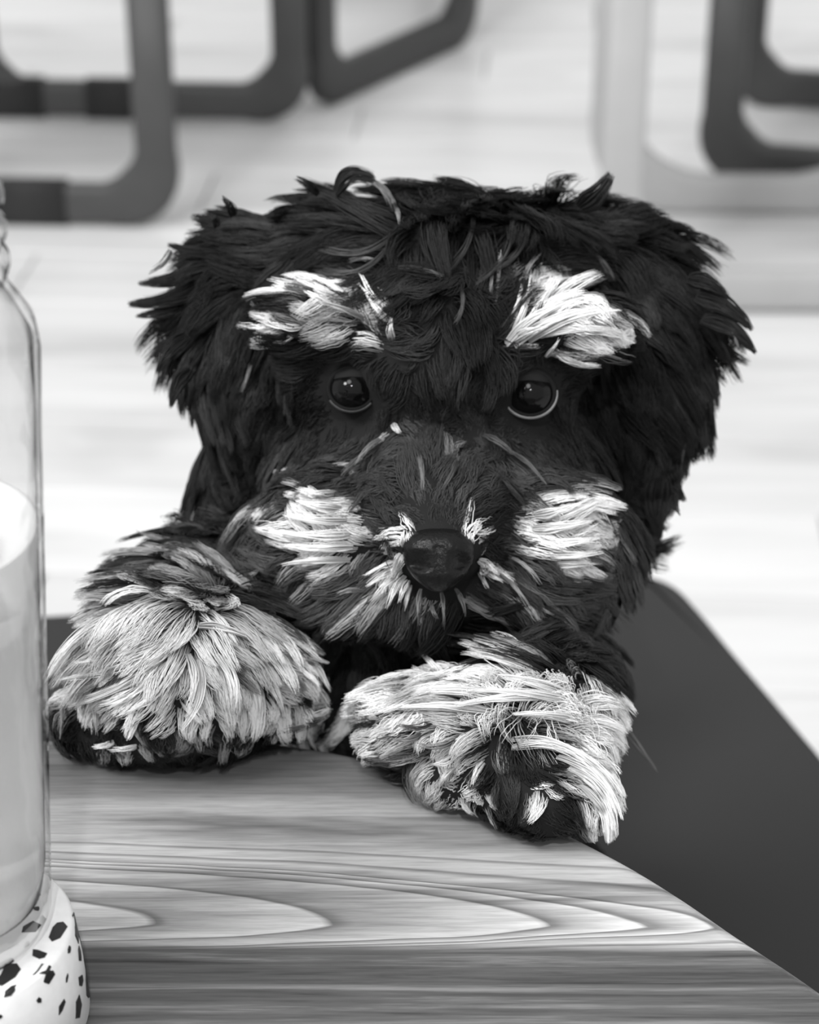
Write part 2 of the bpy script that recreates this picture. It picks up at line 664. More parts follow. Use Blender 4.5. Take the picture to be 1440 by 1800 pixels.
M_TERR = mat_terrazzo()
M_CHIP = mat_plain('black_stone_chip', 0.012, 0.4)
coaster = tag(empty('terrazzo_coaster', (jc.x, jc.y, TZ)),
              'thick round white terrazzo coaster with black chips under the glass jar', 'coaster')
CR = 0.0325
CPROF = [(0, 0), (CR + 0.0015, 0), (CR + 0.0025, 0.0010), (CR + 0.0018, BLK * 0.5), (CR + 0.0003, BLK - 0.0012),
         (CR - 0.0008, BLK), (0, BLK)]
bm_obj('disc', lathe(CPROF, 96), M_TERR, coaster)


def coaster_surface(s, th, lift):
    """walk along the coaster's top and side: s from the centre outwards"""
    pr = CPROF[::-1]
    acc = 0
    for (r0, z0), (r1, z1) in zip(pr[:-1], pr[1:]):
        L = math.hypot(r1 - r0, z1 - z0)
        if s <= acc + L:
            t = (s - acc) / L
            r, z = r0 + (r1 - r0) * t, z0 + (z1 - z0) * t
            nx, nz = -(z1 - z0) / L, (r1 - r0) / L
            r, z = r + nx * lift, z + nz * lift
            return Vector((r * math.cos(th), r * math.sin(th), z))
        acc += L
    return Vector((CR * math.cos(th), CR * math.sin(th), 0.001))


def chip(s, th, size, parent):
    n = random.randint(5, 7)
    bm = bmesh.new()
    ctr = []
    el = random.uniform(0.45, 1.0)
    rot = random.uniform(0, 6.28)
    outer = []
    for i in range(n):
        a = 2 * math.pi * (i + random.uniform(-.28, .28)) / n
        rr = size * random.uniform(0.65, 1.1)
        dx, dy = rr * math.cos(a), rr * el * math.sin(a)
        ds = dx * math.cos(rot) - dy * math.sin(rot)
        dt = dx * math.sin(rot) + dy * math.cos(rot)
        outer.append((s + ds, th + dt / max(min(s, CR), 0.006)))
    c = bm.verts.new(coaster_surface(s, th, 0.00025))
    ring0 = [bm.verts.new(coaster_surface(s + (a - s) * .9, th + (b - th) * .9, 0.00022)) for a, b in outer]
    ring1 = [bm.verts.new(coaster_surface(a, b, -0.0003)) for a, b in outer]
    for i in range(n):
        j = (i + 1) % n
        bm.faces.new((c, ring0[i], ring0[j]))
        bm.faces.new((ring0[i], ring1[i], ring1[j], ring0[j]))
    return bm_obj('stone_chip', bm, M_CHIP, parent, smooth=False)


smax = CR + BLK * 0.93
for i in range(95):
    # stratified around the piece so that chips do not heap up
    th = (i * 2.399963) % (2 * math.pi)
    s = 0.022 + (smax - 0.022) * ((i * 0.7548777) % 1.0)
    chip(s, th, random.choice([0.0012, 0.0026, 0.0044, 0.0060]), coaster)

# the jar
jar = tag(empty('glass_jar', (jc.x, jc.y, JZ + 0.0004)), 'clear glass jar of iced water with threaded neck standing on the terrazzo coaster', 'jar')
R0, R1 = 0.0275, 0.0375
HJ = 0.163       # height of shoulder start
outer = [(0, 0.002), (0.018, 0.0012), (R0 - 0.006, 0), (R0 - 0.002, 0.0015), (R0, 0.006), (R0 + 0.001, 0.02)]
for i in range(1, 9):
    t = i / 8
    outer.append((R0 + 0.001 + (R1 - R0 - 0.001) * t, 0.02 + (HJ - 0.02) * t))
outer += [(R1 - 0.0008, HJ + 0.006), (R1 - 0.0035, HJ + 0.0105), (R1 - 0.0055, HJ + 0.0135), (R1 - 0.0062, HJ + 0.0165)]
nz = HJ + 0.0165
rn = R1 - 0.0068
for i in range(3):
    outer += [(rn, nz + 0.001), (rn + 0.0018, nz + 0.0035), (rn + 0.0018, nz + 0.0050), (rn, nz + 0.0075)]
    nz += 0.0078
outer += [(rn, nz + 0.004), (rn - 0.0006, nz + 0.006), (rn - 0.002, nz + 0.0066)]
top_z = nz + 0.0066
inner = [(rn - 0.0022, nz + 0.005), (rn - 0.0022, HJ + 0.016), (R1 - 0.0050, HJ + 0.0095), (R1 - 0.0016, HJ + 0.002)]
for i in range(7, -1, -1):
    t = i / 8
    inner.append((R0 + 0.001 + (R1 - R0 - 0.001) * t - 0.0014, 0.02 + (HJ - 0.02) * t))
inner += [(R0 - 0.0019, 0.0115), (R0 - 0.007, 0.0085), (0, 0.0075)]
bm_obj('glass_wall', lathe(outer + inner, 96), M_JAR, jar)


def jar_in(z):
    t = (z - 0.02) / (HJ - 0.02)
    return R0 + 0.001 + (R1 - R0 - 0.001) * t - 0.0015


WL = 0.118
wp = [(0, 0.0078), (R0 - 0.0072, 0.0088), (R0 - 0.0021, 0.0118)]
for i in range(0, 8):
    z = 0.02 + (WL - 0.02) * i / 7
    wp.append((jar_in(z), z))
wp += [(jar_in(WL) - 0.001, WL - 0.0008), (jar_in(WL) - 0.004, WL - 0.0012), (0, WL - 0.0012)]
water = tag(bm_obj('water', lathe(wp, 96), M_WATER, None, (jc.x, jc.y, JZ + 0.0004)),
            'cloudy pale water filling the glass jar to about three quarters', 'water')


def ice_cube(loc, rot, s, label):
    bm = bmesh.new()
    bmesh.ops.create_cube(bm, size=s)
    bmesh.ops.bevel(bm, geom=bm.edges[:] , offset=s * 0.2, segments=3, affect='EDGES')
    for v in bm.verts:
        v.co += Vector(noise.noise_vector(v.co * 60)) * s * 0.05
    o = bm_obj('ice_cube', bm, M_ICE, None, loc)
    o.rotation_euler = rot
    return tag(o, label, 'ice', 'ice cubes in the jar')


base = Vector((jc.x, jc.y, JZ))
ice_cube(base + Vector((0.0145, -0.010, WL - 0.004)), (0.3, 0.2, 0.5), 0.019, 'ice cube floating at the right side of the jar')
ice_cube(base + Vector((-0.012, 0.008, WL - 0.006)), (0.8, 0.3, 0.2), 0.019, 'ice cube floating at the far left side of the jar')
ice_cube(base + Vector((0.006, 0.013, WL - 0.026)), (0.1, 0.7, 1.1), 0.017, 'ice cube sunk just below the floating ones in the jar')

# ------------------------------------------------------------------ the puppy
D0_ = 0.70
S_ = D0_ / FPX          # metres per pixel at the head
exec_parts = []
FWD = -VIEW
HB = Matrix((RIGHT, UP, FWD)).transposed()

tmp = bmesh.new()
region_pts = []         # (point, region)


def ell(px, py, dz, rx, ry, rz, roll=0.0, region='head', sub=3):
    """ellipsoid of the head; px, py photo position; dz metres towards the viewer; radii in pixels, roll in degrees"""
    c = P(px, py, D0_ - dz)
    k = (D0_ - dz) / FPX
    M = Matrix.Translation(c) @ (HB @ Matrix.Rotation(math.radians(-roll), 3, 'Z')).to_4x4() @ Matrix.Diagonal((rx * k, ry * k, rz * k, 1))
    bmesh.ops.create_icosphere(tmp, subdivisions=sub, radius=1, matrix=M)
    region_pts.append((c, region))
    return c


def cap(p0, r0, p1, r1, region, n=None):
    p0, p1 = Vector(p0), Vector(p1)
    L = (p1 - p0).length
    n = n or max(2, int(L / (min(r0, r1) * 0.35)))
    for i in range(n + 1):
        t = i / n
        bmesh.ops.create_icosphere(tmp, subdivisions=2, radius=r0 + (r1 - r0) * t, matrix=Matrix.Translation(p0.lerp(p1, t)))
        if i % 3 == 0:
            region_pts.append((p0.lerp(p1, t), region))


# skull and face (radii in photo pixels)
ell(765, 560, -0.030, 300, 205, 260)
ell(765, 640, -0.005, 275, 190, 230)
ell(770, 840, -0.010, 285, 215, 230)       # cheeks
ell(600, 935, 0.016, 140, 125, 150)        # muzzle pads
ell(945, 935, 0.016, 140, 125, 150)
ell(530, 960, 0.000, 95, 125, 130)
ell(1015, 960, 0.000, 90, 125, 130)
ell(650, 1030, 0.010, 140, 75, 150)
ell(890, 1030, 0.010, 140, 75, 150)
ell(770, 900, 0.030, 120, 125, 150)        # snout
ell(770, 960, 0.044, 88, 74, 110)
ell(765, 1045, 0.022, 130, 66, 130)        # chin
ell(575, 572, 0.022, 110, 62, 90, 10)      # brows
ell(992, 580, 0.022, 115, 62, 90, -8)
ell(765, 700, 0.012, 80, 150, 130)         # nose bridge
ell(775, 450, -0.02, 240, 88, 180)
ell(600, 447, -0.035, 120, 85, 120)
ell(950, 442, -0.035, 120, 85, 120)         # crown
ell(500, 482, -0.035, 115, 88, 120)
ell(1050, 468, -0.035, 115, 88, 120)
ell(465, 620, -0.035, 115, 230, 150)
ell(1100, 640, -0.035, 110, 240, 150)
ell(445, 830, -0.050, 80, 150, 130)
ell(1090, 830, -0.045, 70, 150, 130)
ell(770, 1000, -0.02, 235, 110, 200)
# ears: flat hanging flaps
ell(450, 465, -0.035, 85, 62, 90, 25, 'ear')
ell(405, 545, -0.030, 68, 105, 60, 15, 'ear')
ell(385, 625, -0.026, 56, 105, 50, 0, 'ear')
ell(1095, 475, -0.035, 90, 62, 90, -30, 'ear')
ell(1165, 575, -0.030, 74, 105, 60, -22, 'ear')
ell(1185, 685, -0.026, 52, 120, 50, 0, 'ear')
ell(1160, 800, -0.024, 42, 95, 42, 6, 'ear')
# neck and trunk
neck = P(750, 930, 0.745)
chest = P(765, 1150, 0.765)
chest2 = P(780, 1300, 0.785)
cap(neck, 0.058, chest, 0.062, 'body')
cap(chest, 0.062, chest2, 0.062, 'body')
belly = Vector((-0.003, 0.715, 0.60))
hips = Vector((-0.003, 0.755, 0.575))
cap(chest2, 0.058, belly, 0.057, 'body')
cap(belly, 0.057, hips, 0.055, 'body')
cap((0.0, 0.79, 0.60), 0.022, (0.0, 0.85, 0.62), 0.016, 'body')
cap((0.0, 0.85, 0.62), 0.016, (0.01, 0.875, 0.665), 0.010, 'body')
for s in (-1, 1):
    hip, knee, hock, toe = (Vector((s * 0.035, 0.76, 0.575)), Vector((s * 0.055, 0.695, 0.560)),
                            Vector((s * 0.053, 0.765, 0.522)), Vector((s * 0.055, 0.700, 0.515)))
    cap(hip, 0.036, knee, 0.026, 'body')
    cap(knee, 0.026, hock, 0.014, 'body')
    cap(hock, 0.014, toe, 0.015, 'body')
    for t in (-1, 0, 1):
        cap(toe, 0.010, toe + Vector((t * 0.010, -0.016, -0.005)), 0.008, 'body')
# photo-left foreleg: shoulder, forearm, paw with four toes
ls = P(450, 1050, 0.740)
le = P(375, 1115, 0.705)
lw = T(325, 1175, TZ + 0.030)
lp = T(270, 1225, TZ + 0.022)
cap(ls, 0.032, le, 0.030, 'foreleg')
cap(le, 0.030, lw, 0.028, 'foreleg')
cap(lw, 0.030, lp, 0.0215, 'foreleg')
cap(lw, 0.026, T(425, 1195, TZ + 0.024), 0.021, 'foreleg')
for (x, y) in ((150, 1262), (215, 1285), (285, 1290), (350, 1275)):
    cap(lp, 0.014, T(x, y, TZ + 0.0125), 0.0115, 'foreleg')
# photo-right foreleg
rs = P(955, 1190, 0.735)
rw = T(950, 1255, TZ + 0.022)
rp = T(875, 1300, TZ + 0.0195)
cap(rs, 0.027, rw, 0.022, 'foreleg')
cap(rw, 0.022, rp, 0.021, 'foreleg')
cap(rp, 0.021, T(730, 1282, TZ + 0.017), 0.016, 'foreleg')
for (x, y) in ((800, 1362), (900, 1392), (962, 1412), (1015, 1398)):
    cap(rp + Vector((0.01, 0, 0)), 0.015, T(x, y, TZ + 0.0125), 0.0115, 'foreleg')

me_tmp = bpy.data.meshes.new('body_tmp')
tmp.to_mesh(me_tmp)
tmp.free()
o_tmp = bpy.data.objects.new('body_tmp', me_tmp)
COL.objects.link(o_tmp)
md = o_tmp.modifiers.new('r', 'REMESH')
md.mode = 'VOXEL'
md.voxel_size = 0.0030
md2 = o_tmp.modifiers.new('s', 'SMOOTH')
md2.iterations = 8
md2.factor = 0.6
dg = bpy.context.evaluated_depsgraph_get()
body_me = bpy.data.meshes.new_from_object(o_tmp.evaluated_get(dg))
bpy.data.objects.remove(o_tmp)
bpy.data.meshes.remove(me_tmp)

puppy = tag(empty('puppy', (0.0, 0.72, BZ)),
            'fluffy black puppy with white brows and pale paws propped on the wooden table', 'puppy')
PO = Vector(puppy.location)
nv = len(body_me.vertices)
co = np.empty(nv * 3, np.float32)
body_me.vertices.foreach_get('co', co)
co = co.reshape(-1, 3)
tree = BVHTree.FromPolygons([tuple(c) for c in co], [tuple(p.vertices) for p in body_me.polygons])
body_me.vertices.foreach_set('co', (co - np.array(PO)).astype(np.float32).ravel())
body = link_mesh('body', body_me, M_SKIN, puppy)


def hit(px, py):
    d = ray(px, py).normalized()
    loc, nrm, _, dist = tree.ray_cast(CAM, d)
    return loc, nrm


# eyes ---------------------------------------------------------------
def mat_eye():
    m, nt, b = nodes('dark_brown_eye')
    g = NG(nt)
    tc = nt.nodes.new('ShaderNodeTexCoord')
    sep = nt.nodes.new('ShaderNodeSeparateXYZ')
    nt.links.new(tc.outputs['Object'], sep.inputs[0])
    r = g.m('SQRT', g.m('ADD', g.m('POWER', sep.outputs[0], 2.0), g.m('POWER', sep.outputs[1], 2.0)))
    r = g.m('MULTIPLY', r, 100.0)
    nt.links.new(g.ramp(r, [(0.0, 0.004), (0.40, 0.003), (0.46, 0.006), (0.62, 0.005), (0.70, 0.004), (0.8, 0.012)]), b.inputs['Base Color'])
    b.inputs['Roughness'].default_value = 0.05
    b.inputs['IOR'].default_value = 1.38
    b.inputs['Specular IOR Level'].default_value = 0.35
    return m


M_EYE = mat_eye()
eye_pts = []
for (ex, ey, er) in ((618, 684, 0.0078), (932, 692, 0.0084)):
    loc, nrm = hit(ex, ey)
    d = ray(ex, ey).normalized()
    c = loc + d * (er * 0.36)
    bm = bmesh.new()
    bmesh.ops.create_uvsphere(bm, u_segments=32, v_segments=24, radius=er)
    for v in bm.verts:           # cornea bulge
        rr = math.hypot(v.co.x, v.co.y) / er
        if v.co.z > 0 and rr < 0.65:
            v.co.z += 0.10 * er * (1 - (rr / 0.65) ** 2)
    q = (-d + Vector((0, 0, 0.05))).to_track_quat('Z', 'Y')
    eye = bm_obj('eye', bm, M_EYE, puppy, c - PO)
    eye.rotation_mode = 'QUATERNION'
    eye.rotation_quaternion = q
    # lids: a rim around the opening
    bm = bmesh.new()
    N, Mn = 40, 8
    ring = []
    for i in range(N):
        a = 2 * math.pi * i / N
        rx, ry = er * 0.94, er * 0.84
        thick = er * (0.10 + 0.03 * math.sin(a))
        cx, cy = rx * math.cos(a), ry * math.sin(a)
        row = []
        for j in range(Mn):
            b_ = 2 * math.pi * j / Mn
            rad_ = thick * math.cos(b_)
            cz = math.sqrt(max(er * er - cx * cx * 0.80 - cy * cy * 0.80, 0)) * 0.9
            row.append(bm.verts.new((cx + rad_ * math.cos(a), cy + rad_ * math.sin(a), cz + thick * math.sin(b_))))
        ring.append(row)
    for i in range(N):
        for j in range(Mn):
            bm.faces.new((ring[i][j], ring[(i + 1) % N][j], ring[(i + 1) % N][(j + 1) % Mn], ring[i][(j + 1) % Mn]))
    lid = bm_obj('eyelid', bm, M_LID, eye)
    bm = bmesh.new()
    prev = None
    a0, a1 = (-165, 8) if ex > 770 else (-150, -40)
    for a in np.radians(np.linspace(a0, a1, 22)):
        cx, cy = er * 1.02 * math.cos(a), er * 0.92 * math.sin(a)
        cz = er * 0.50
        tk = er * 0.085 * (0.5 + 0.5 * abs(math.sin(a)))
        row = [bm.verts.new((cx + tk * math.cos(b_) * math.cos(a), cy + tk * math.cos(b_) * math.sin(a), cz + tk * 1.3 * math.sin(b_)))
               for b_ in np.linspace(0, 2 * math.pi, 8, endpoint=False)]
        if prev:
            for j in range(8):
                bm.faces.new((prev[j], row[j], row[(j + 1) % 8], prev[(j + 1) % 8]))
        prev = row
    bm_obj('lower_eyelid', bm, M_RIM_LIT if ex > 770 else M_RIM_SHADE, eye)
    # upper lid: a hood over the top third of the ball
    bm = bmesh.new()
    rows = []
    for i in range(9):
        el = math.radians(26 + 64 * i / 8)
        rows.append([bm.verts.new(Vector((math.cos(el) * math.sin(az), math.sin(el) - 0.10 * math.sin(az) ** 2, math.cos(el) * math.cos(az))) * er * (1.10 if i else 1.04))
                     for az in np.linspace(-1.5, 1.5, 17)])
    for a_, b_ in zip(rows[:-1], rows[1:]):
        for i in range(16):
            bm.faces.new((a_[i], a_[i + 1], b_[i + 1], b_[i]))
    bm_obj('upper_eyelid', bm, M_SKIN, eye)
    eye_pts.append((ex, ey, c))

# nose ---------------------------------------------------------------
nl, nn_ = hit(771, 985)
bm = bmesh.new()
bmesh.ops.create_uvsphere(bm, u_segments=64, v_segments=48, radius=1)
k = (0.675) / FPX
for v in bm.verts:
    x, y, z = v.co.y, v.co.z, v.co.x      # y up, z out
    ax = abs(x)
    wd = 72 * (0.80 + 0.24 * y) if y > -0.2 else 72 * (0.752 - 0.30 * (-0.2 - y))
    X = math.copysign(ax ** 0.85, x) * wd
    Y = (math.copysign(abs(y) ** 0.8, y)) * 46
    Z = z * 44
    # nostrils, alar folds, middle groove
    for s in (-1, 1):
        dx, dyy = (X - s * 38) / 17, (Y + 4 + s * 0) / 9
        if z > 0:
            Z -= 22 * math.exp(-(dx * dx + dyy * dyy))
        dx, dyy = (X - s * 58) / 12, (Y + 18) / 7
        if z > 0:
            Z -= 12 * math.exp(-(dx * dx + dyy * dyy))
    if z > 0:
        Z -= 7 * math.exp(-(X / 5) ** 2) * (1 if y < 0.3 else 0.3)
    Y += 8 * (1 - min(ax, 1) ** 2) if y > 0 else -8 * (1 - min(ax, 1))
    v.co = Vector((X * k, Y * k, Z * k))
nc = nl + ray(771, 985).normalized() * 0.002
nose = bm_obj('nose', bm, M_NOSE, puppy, nc - PO)
nose.rotation_euler = cam.rotation_euler
nose_c = nc
# mouth line under the nose: small dark lip
# claws ---------------------------------------------------------------
for (x, y) in ((150, 1270), (215, 1294), (285, 1299), (350, 1283), (800, 1372), (900, 1402), (962, 1424), (1015, 1412)):
    tip = T(x, y, TZ + 0.008)
    pts = [tip + Vector((0, 0.004 - 0.0135 * t, 0.004 * (1 - t * t) * 1.0)) for t in np.linspace(0, 1, 7)]
    bm = bmesh.new()
    rings = []
    for i, p in enumerate(pts):
        r = 0.0020 * (1 - (i / 6.3) ** 1.5) + 0.0002
        rings.append([bm.verts.new(p - PO + Vector((r * math.cos(a), 0, r * math.sin(a)))) for a in np.linspace(0, 2 * math.pi, 8, endpoint=False)])
    for a_, b_ in zip(rings[:-1], rings[1:]):
        for i in range(8):
            bm.faces.new((a_[i], a_[(i + 1) % 8], b_[(i + 1) % 8], b_[i]))
    bm.faces.new(rings[0])
    bm.faces.new(rings[-1])
    bm_obj('claw', bm, M_CLAW, puppy)

# ------------------------------------------------------------------ fur
# guides: px, py, dx, dy (photo down), length px, lift, [droop]
G_ = []


def G(px, py, dx, dy, L, lift=0.35):
    loc, nrm = hit(px, py)
    if loc is None:
        # just outside the skin: take the nearest point of it
        loc, nrm, _, _ = tree.find_nearest(P(px, py, D0_ + 0.02))
    d = (RIGHT * dx - UP * dy)
    d.normalize()
    G_.append((loc, d, L * S_, lift))


for a in [
    # crown and forehead
    (780, 360, -.1, 1, 130, .3), (700, 350, -.6, .6, 110, .35), (630, 350, -.8, -.1, 90, .6), (560, 370, -.9, 0, 110, .4),
    (480, 380, -.95, -.1, 110, .45), (430, 400, -.9, -.1, 110, .5), (860, 360, -.4, .9, 140, .3), (940, 370, -.55, .75, 140, .3),
    (1010, 370, .3, .5, 110, .35), (1060, 360, .5, -.6, 110, .6), (1110, 410, .9, .35, 110, .4), (840, 450, -.3, 1, 130, .3),
    (900, 440, -.5, .9, 120, .3), (770, 450, 0, 1, 130, .3), (690, 430, -.5, .3, 120, .35), (620, 430, -.85, .3, 120, .35),
    (540, 450, -.8, .6, 110, .3), (760, 540, .05, 1, 110, .3), (820, 540, -.1, 1, 110, .3), (730, 500, -.1, 1, 110, .25), (770, 620, 0, 1, 90, .2),
    (980, 440, .4, .4, 120, .35), (1040, 470, .7, .5, 120, .3),
    # ears
    (430, 460, -.9, .2, 120, .35), (380, 480, -.95, .25, 140, .4), (350, 540, -.85, .45, 130, .4), (340, 610, -.4, .9, 120, .35),
    (350, 680, -.15, 1, 110, .3), (400, 560, -.4, .9, 120, .25), (410, 660, -.1, 1, 120, .2), (400, 740, 0, 1, 100, .2),
    (1150, 440, .9, .4, 130, .35), (1200, 490, .85, .6, 140, .35), (1235, 560, .7, .8, 130, .35), (1180, 560, .5, .9, 150, .25),
    (1230, 650, .15, 1, 130, .25), (1190, 720, 0, 1, 140, .2), (1220, 780, -.15, 1, 110, .2), (1170, 850, -.1, 1, 90, .2),
    (1140, 640, .1, 1, 140, .2), (1130, 780, -.05, 1, 130, .2), (1120, 520, .5, .8, 130, .25),
    # brows
    (540, 520, -.95, -.15, 80, .45), (600, 520, -.8, -.35, 80, .45), (490, 560, -.9, .2, 80, .4), (455, 610, -.7, .8, 80, .35), (650, 520, -.45, -.8, 85, .4),
    (685, 570, -.3, -1, 90, .35), (590, 570, -.8, .0, 70, .4), (630, 590, -.4, .3, 50, .35),
    (900, 590, .45, -.8, 95, .35), (905, 530, .35, -.9, 90, .35), (960, 560, .85, -.45, 95, .4), (1020, 555, .97, -.05, 95, .4), (1070, 575, .9, .35, 55, .4),
    (1110, 620, .7, .75, 80, .3), (980, 600, .8, .25, 60, .35), (890, 470, .1, -.9, 60, .3),
    # around the eyes
    (570, 680, -.8, .3, 60, .2), (520, 690, -.7, .6, 80, .25), (470, 720, -.4, .9, 90, .3), (540, 760, -.5, .8, 80, .25), (620, 745, -.3, .9, 45, .2),
    (670, 700, .1, 1, 35, .15), (700, 740, -.2, 1, 45, .15), (1000, 690, .8, .3, 60, .2), (1060, 720, .5, .8, 90, .25), (1000, 770, .4, .9, 70, .25),
    (930, 760, .3, .9, 45, .2), (870, 700, -.1, 1, 35, .15), (850, 750, .2, 1, 45, .15), (1090, 790, .3, .9, 90, .3), (440, 790, -.3, .9, 90, .3),
    # snout: short hair running up and out from the nose
    (770, 760, 0, -1, 40, .15), (740, 820, -.25, -.9, 60, .2), (800, 820, .25, -.9, 60, .2), (770, 880, 0, -1, 45, .25), (740, 915, -.5, -.8, 40, .25), (805, 915, .5, -.8, 40, .25), (690, 960, -.9, .3, 60, .5), (860, 960, .9, .3, 60, .5), (700, 790, -.7, .5, 90, .25),
    (850, 790, .7, .5, 90, .25), (700, 860, -.8, .1, 80, .3), (850, 860, .8, .1, 80, .3), (640, 820, -.8, .6, 100, .3), (910, 820, .8, .6, 100, .3),
    (725, 945, -.5, -.5, 26, .3), (822, 945, .5, -.5, 26, .3), (690, 920, -.9, .1, 80, .3), (860, 920, .9, .1, 80, .3),
    # moustache and cheeks
    (620, 890, -1, .0, 80, .4), (560, 920, -1, .0, 70, .4), (500, 900, -.9, .2, 55, .35), (620, 960, -.98, .1, 80, .4), (530, 980, -1, .2, 60, .35),
    (680, 985, -.85, .5, 110, .3), (690, 1030, -.6, .85, 110, .3), (620, 1040, -.8, .6, 110, .3), (550, 1060, -.7, .6, 90, .3), (740, 1060, -.2, 1, 100, .3),
    (790, 1065, .1, 1, 100, .3), (840, 1040, .55, .85, 110, .3), (860, 990, .85, .45, 110, .3), (920, 1040, .8, .6, 110, .3), (990, 1060, .7, .6, 90, .3),
    (930, 890, 1, .0, 80, .4), (990, 920, 1, .0, 70, .4), (1040, 900, .9, .15, 55, .35), (930, 960, .98, .1, 80, .4), (1010, 980, 1, .15, 60, .35),
    (470, 850, -.8, .3, 80, .35), (1075, 850, .8, .3, 80, .35), (650, 1090, -.4, .9, 90, .3), (880, 1090, .4, .9, 90, .3),
    # neck, shoulders, chest
    (420, 880, -.4, .9, 120, .4), (400, 960, -.8, .5, 130, .45), (440, 1010, -.7, .5, 130, .4), (1100, 950, .1, 1, 100, .2), (1080, 1080, .1, 1, 90, .15),
    (650, 1180, 0, 1, 120, .3), (560, 1150, .1, 1, 110, .25), (800, 1150, 0, 1, 110, .25), (1070, 1180, .2, 1, 80, .15), (740, 1230, 0, 1, 100, .2),
    # photo-left foreleg and paw: fans out from a whorl at its top
    (340, 1030, -.9, .3, 110, .5), (290, 1060, -.95, .35, 120, .5), (240, 1100, -.95, .4, 130, .45), (170, 1170, -.9, .6, 110, .4), (130, 1230, -.6, .9, 80, .3),
    (380, 1080, .2, .4, 80, .5), (440, 1080, .8, .35, 100, .45), (330, 1130, -.3, .8, 80, .4), (250, 1160, -.8, .6, 110, .4), (230, 1220, -.5, .85, 90, .3),
    (310, 1200, -.1, 1, 90, .3), (370, 1170, .3, .9, 100, .35), (430, 1150, .8, .5, 120, .4), (500, 1160, .95, .25, 120, .4), (480, 1220, .6, .8, 100, .3),
    (420, 1240, .3, .95, 90, .3), (350, 1270, .05, 1, 60, .2), (280, 1290, -.1, 1, 45, .2), (180, 1290, -.3, .9, 45, .2), (220, 1310, 0, 1, 35, .2),
    # photo-right foreleg and paw
    (1050, 1200, .3, .5, 90, .4), (1010, 1200, -.3, -.3, 90, .35), (960, 1210, -.9, -.15, 120, .4), (900, 1215, -.95, -.2, 130, .4), (830, 1225, -.95, -.2, 130, .4), (760, 1225, -.7, -.7, 110, .5),
    (700, 1240, -.75, -.5, 100, .45), (670, 1280, -.9, -.1, 90, .4), (690, 1310, -.5, .6, 80, .35), (760, 1290, -.8, .3, 80, .35), (850, 1280, -.9, .2, 90, .35),
    (940, 1270, .9, .1, 110, .4), (1000, 1290, .95, .35, 120, .4), (1050, 1330, .7, .8, 120, .35), (1070, 1400, .3, 1, 90, .3), (980, 1340, .9, .6, 110, .35),
    (900, 1340, .2, 1, 60, .3), (820, 1340, -.3, .8, 60, .3), (800, 1380, -.2, 1, 35, .25), (900, 1410, 0, 1, 40, .2), (990, 1440, 0, 1, 40, .2), (1055, 1440, .1, 1, 50, .2),
]:
    a = list(a)
    if a[1] > 1110:
        a[4] *= 0.78
    G(*a)
# the parts the photograph does not show: trunk, rump, hind legs, tail
for (p, d, L, lift) in [((0, .80, .66), (0, .2, -1), .028, .3), ((.06, .73, .66), (.2, .1, -1), .028, .3), ((-.06, .73, .66), (-.2, .1, -1), .028, .3),
                        ((0, .70, .85), (0, 1, -.4), .03, .3), ((.05, .70, .82), (.2, .5, -1), .03, .3), ((-.05, .70, .82), (-.2, .5, -1), .03, .3),
                        ((.06, .76, .56), (.2, .1, -1), .024, .3), ((-.06, .76, .56), (-.2, .1, -1), .024, .3), ((0, .87, .65), (0, .8, -.5), .04, .5),
                        ((0, .66, .60), (0, -.1, -1), .024, .3), ((.055, .70, .52), (0, -.6, -.6), .010, .2), ((-.055, .70, .52), (0, -.6, -.6), .010, .2)]:
    G_.append((Vector(p), Vector(d).normalized(), L, lift))

gp = np.array([g[0] for g in G_])
gd = np.array([g[1] for g in G_])
gL = np.array([g[2] for g in G_])
gl = np.array([g[3] for g in G_])

# roots: uniform by area, denser on the visible side
tri = []
body_me.calc_loop_triangles()
nt_ = len(body_me.loop_triangles)
ti = np.empty(nt_ * 3, np.int32)
body_me.loop_triangles.foreach_get('vertices', ti)
ti = ti.reshape(-1, 3)
a, b, c = co[ti[:, 0]], co[ti[:, 1]], co[ti[:, 2]]
fn = np.cross(b - a, c - a)
ar = np.linalg.norm(fn, axis=1)
fnn = fn / (ar[:, None] + 1e-12)
vn = np.empty(nv * 3, np.float32)
body_me.vertices.foreach_get('normal', vn)
vn = vn.reshape(-1, 3)
camv = np.array(CAM)
cen = (a + b + c) / 3
tocam = camv - cen
tocam /= np.linalg.norm(tocam, axis=1)[:, None]
facing = (fnn * tocam).sum(1)
wgt = ar * np.where(facing > -0.25, 1.0, 0.35) * np.where(cen[:, 2] < 0.68, 0.45, 1.0)
wgt /= wgt.sum()
NS = 250000
idx = rng.choice(nt_, NS, p=wgt)
r1, r2 = rng.random(NS), rng.random(NS)
sq = np.sqrt(r1)
b0, b1, b2 = 1 - sq, sq * (1 - r2), sq * r2
root = a[idx] * b0[:, None] + b[idx] * b1[:, None] + c[idx] * b2[:, None]
nrm = vn[ti[idx, 0]] * b0[:, None] + vn[ti[idx, 1]] * b1[:, None] + vn[ti[idx, 2]] * b2[:, None]
nrm /= np.linalg.norm(nrm, axis=1)[:, None]


def project(p):
    q = p - camv
    z = q @ np.array(VIEW)
    return W / 2 + (q @ np.array(RIGHT)) / z * FPX, H / 2 - (q @ np.array(UP)) / z * FPX


px, py = project(root)
keep = np.ones(NS, bool)
for (ex, ey, c_) in eye_pts:        # no fur on the eyeballs
    dd = np.linalg.norm(root - np.array(c_), axis=1)
    keep &= ~((dd < 0.0083))
dn_ = np.hypot((px - 772) / 74, (py - 990) / 54)
keep &= ~((dn_ < 1.0) & (root[:, 1] < nc.y + 0.03))
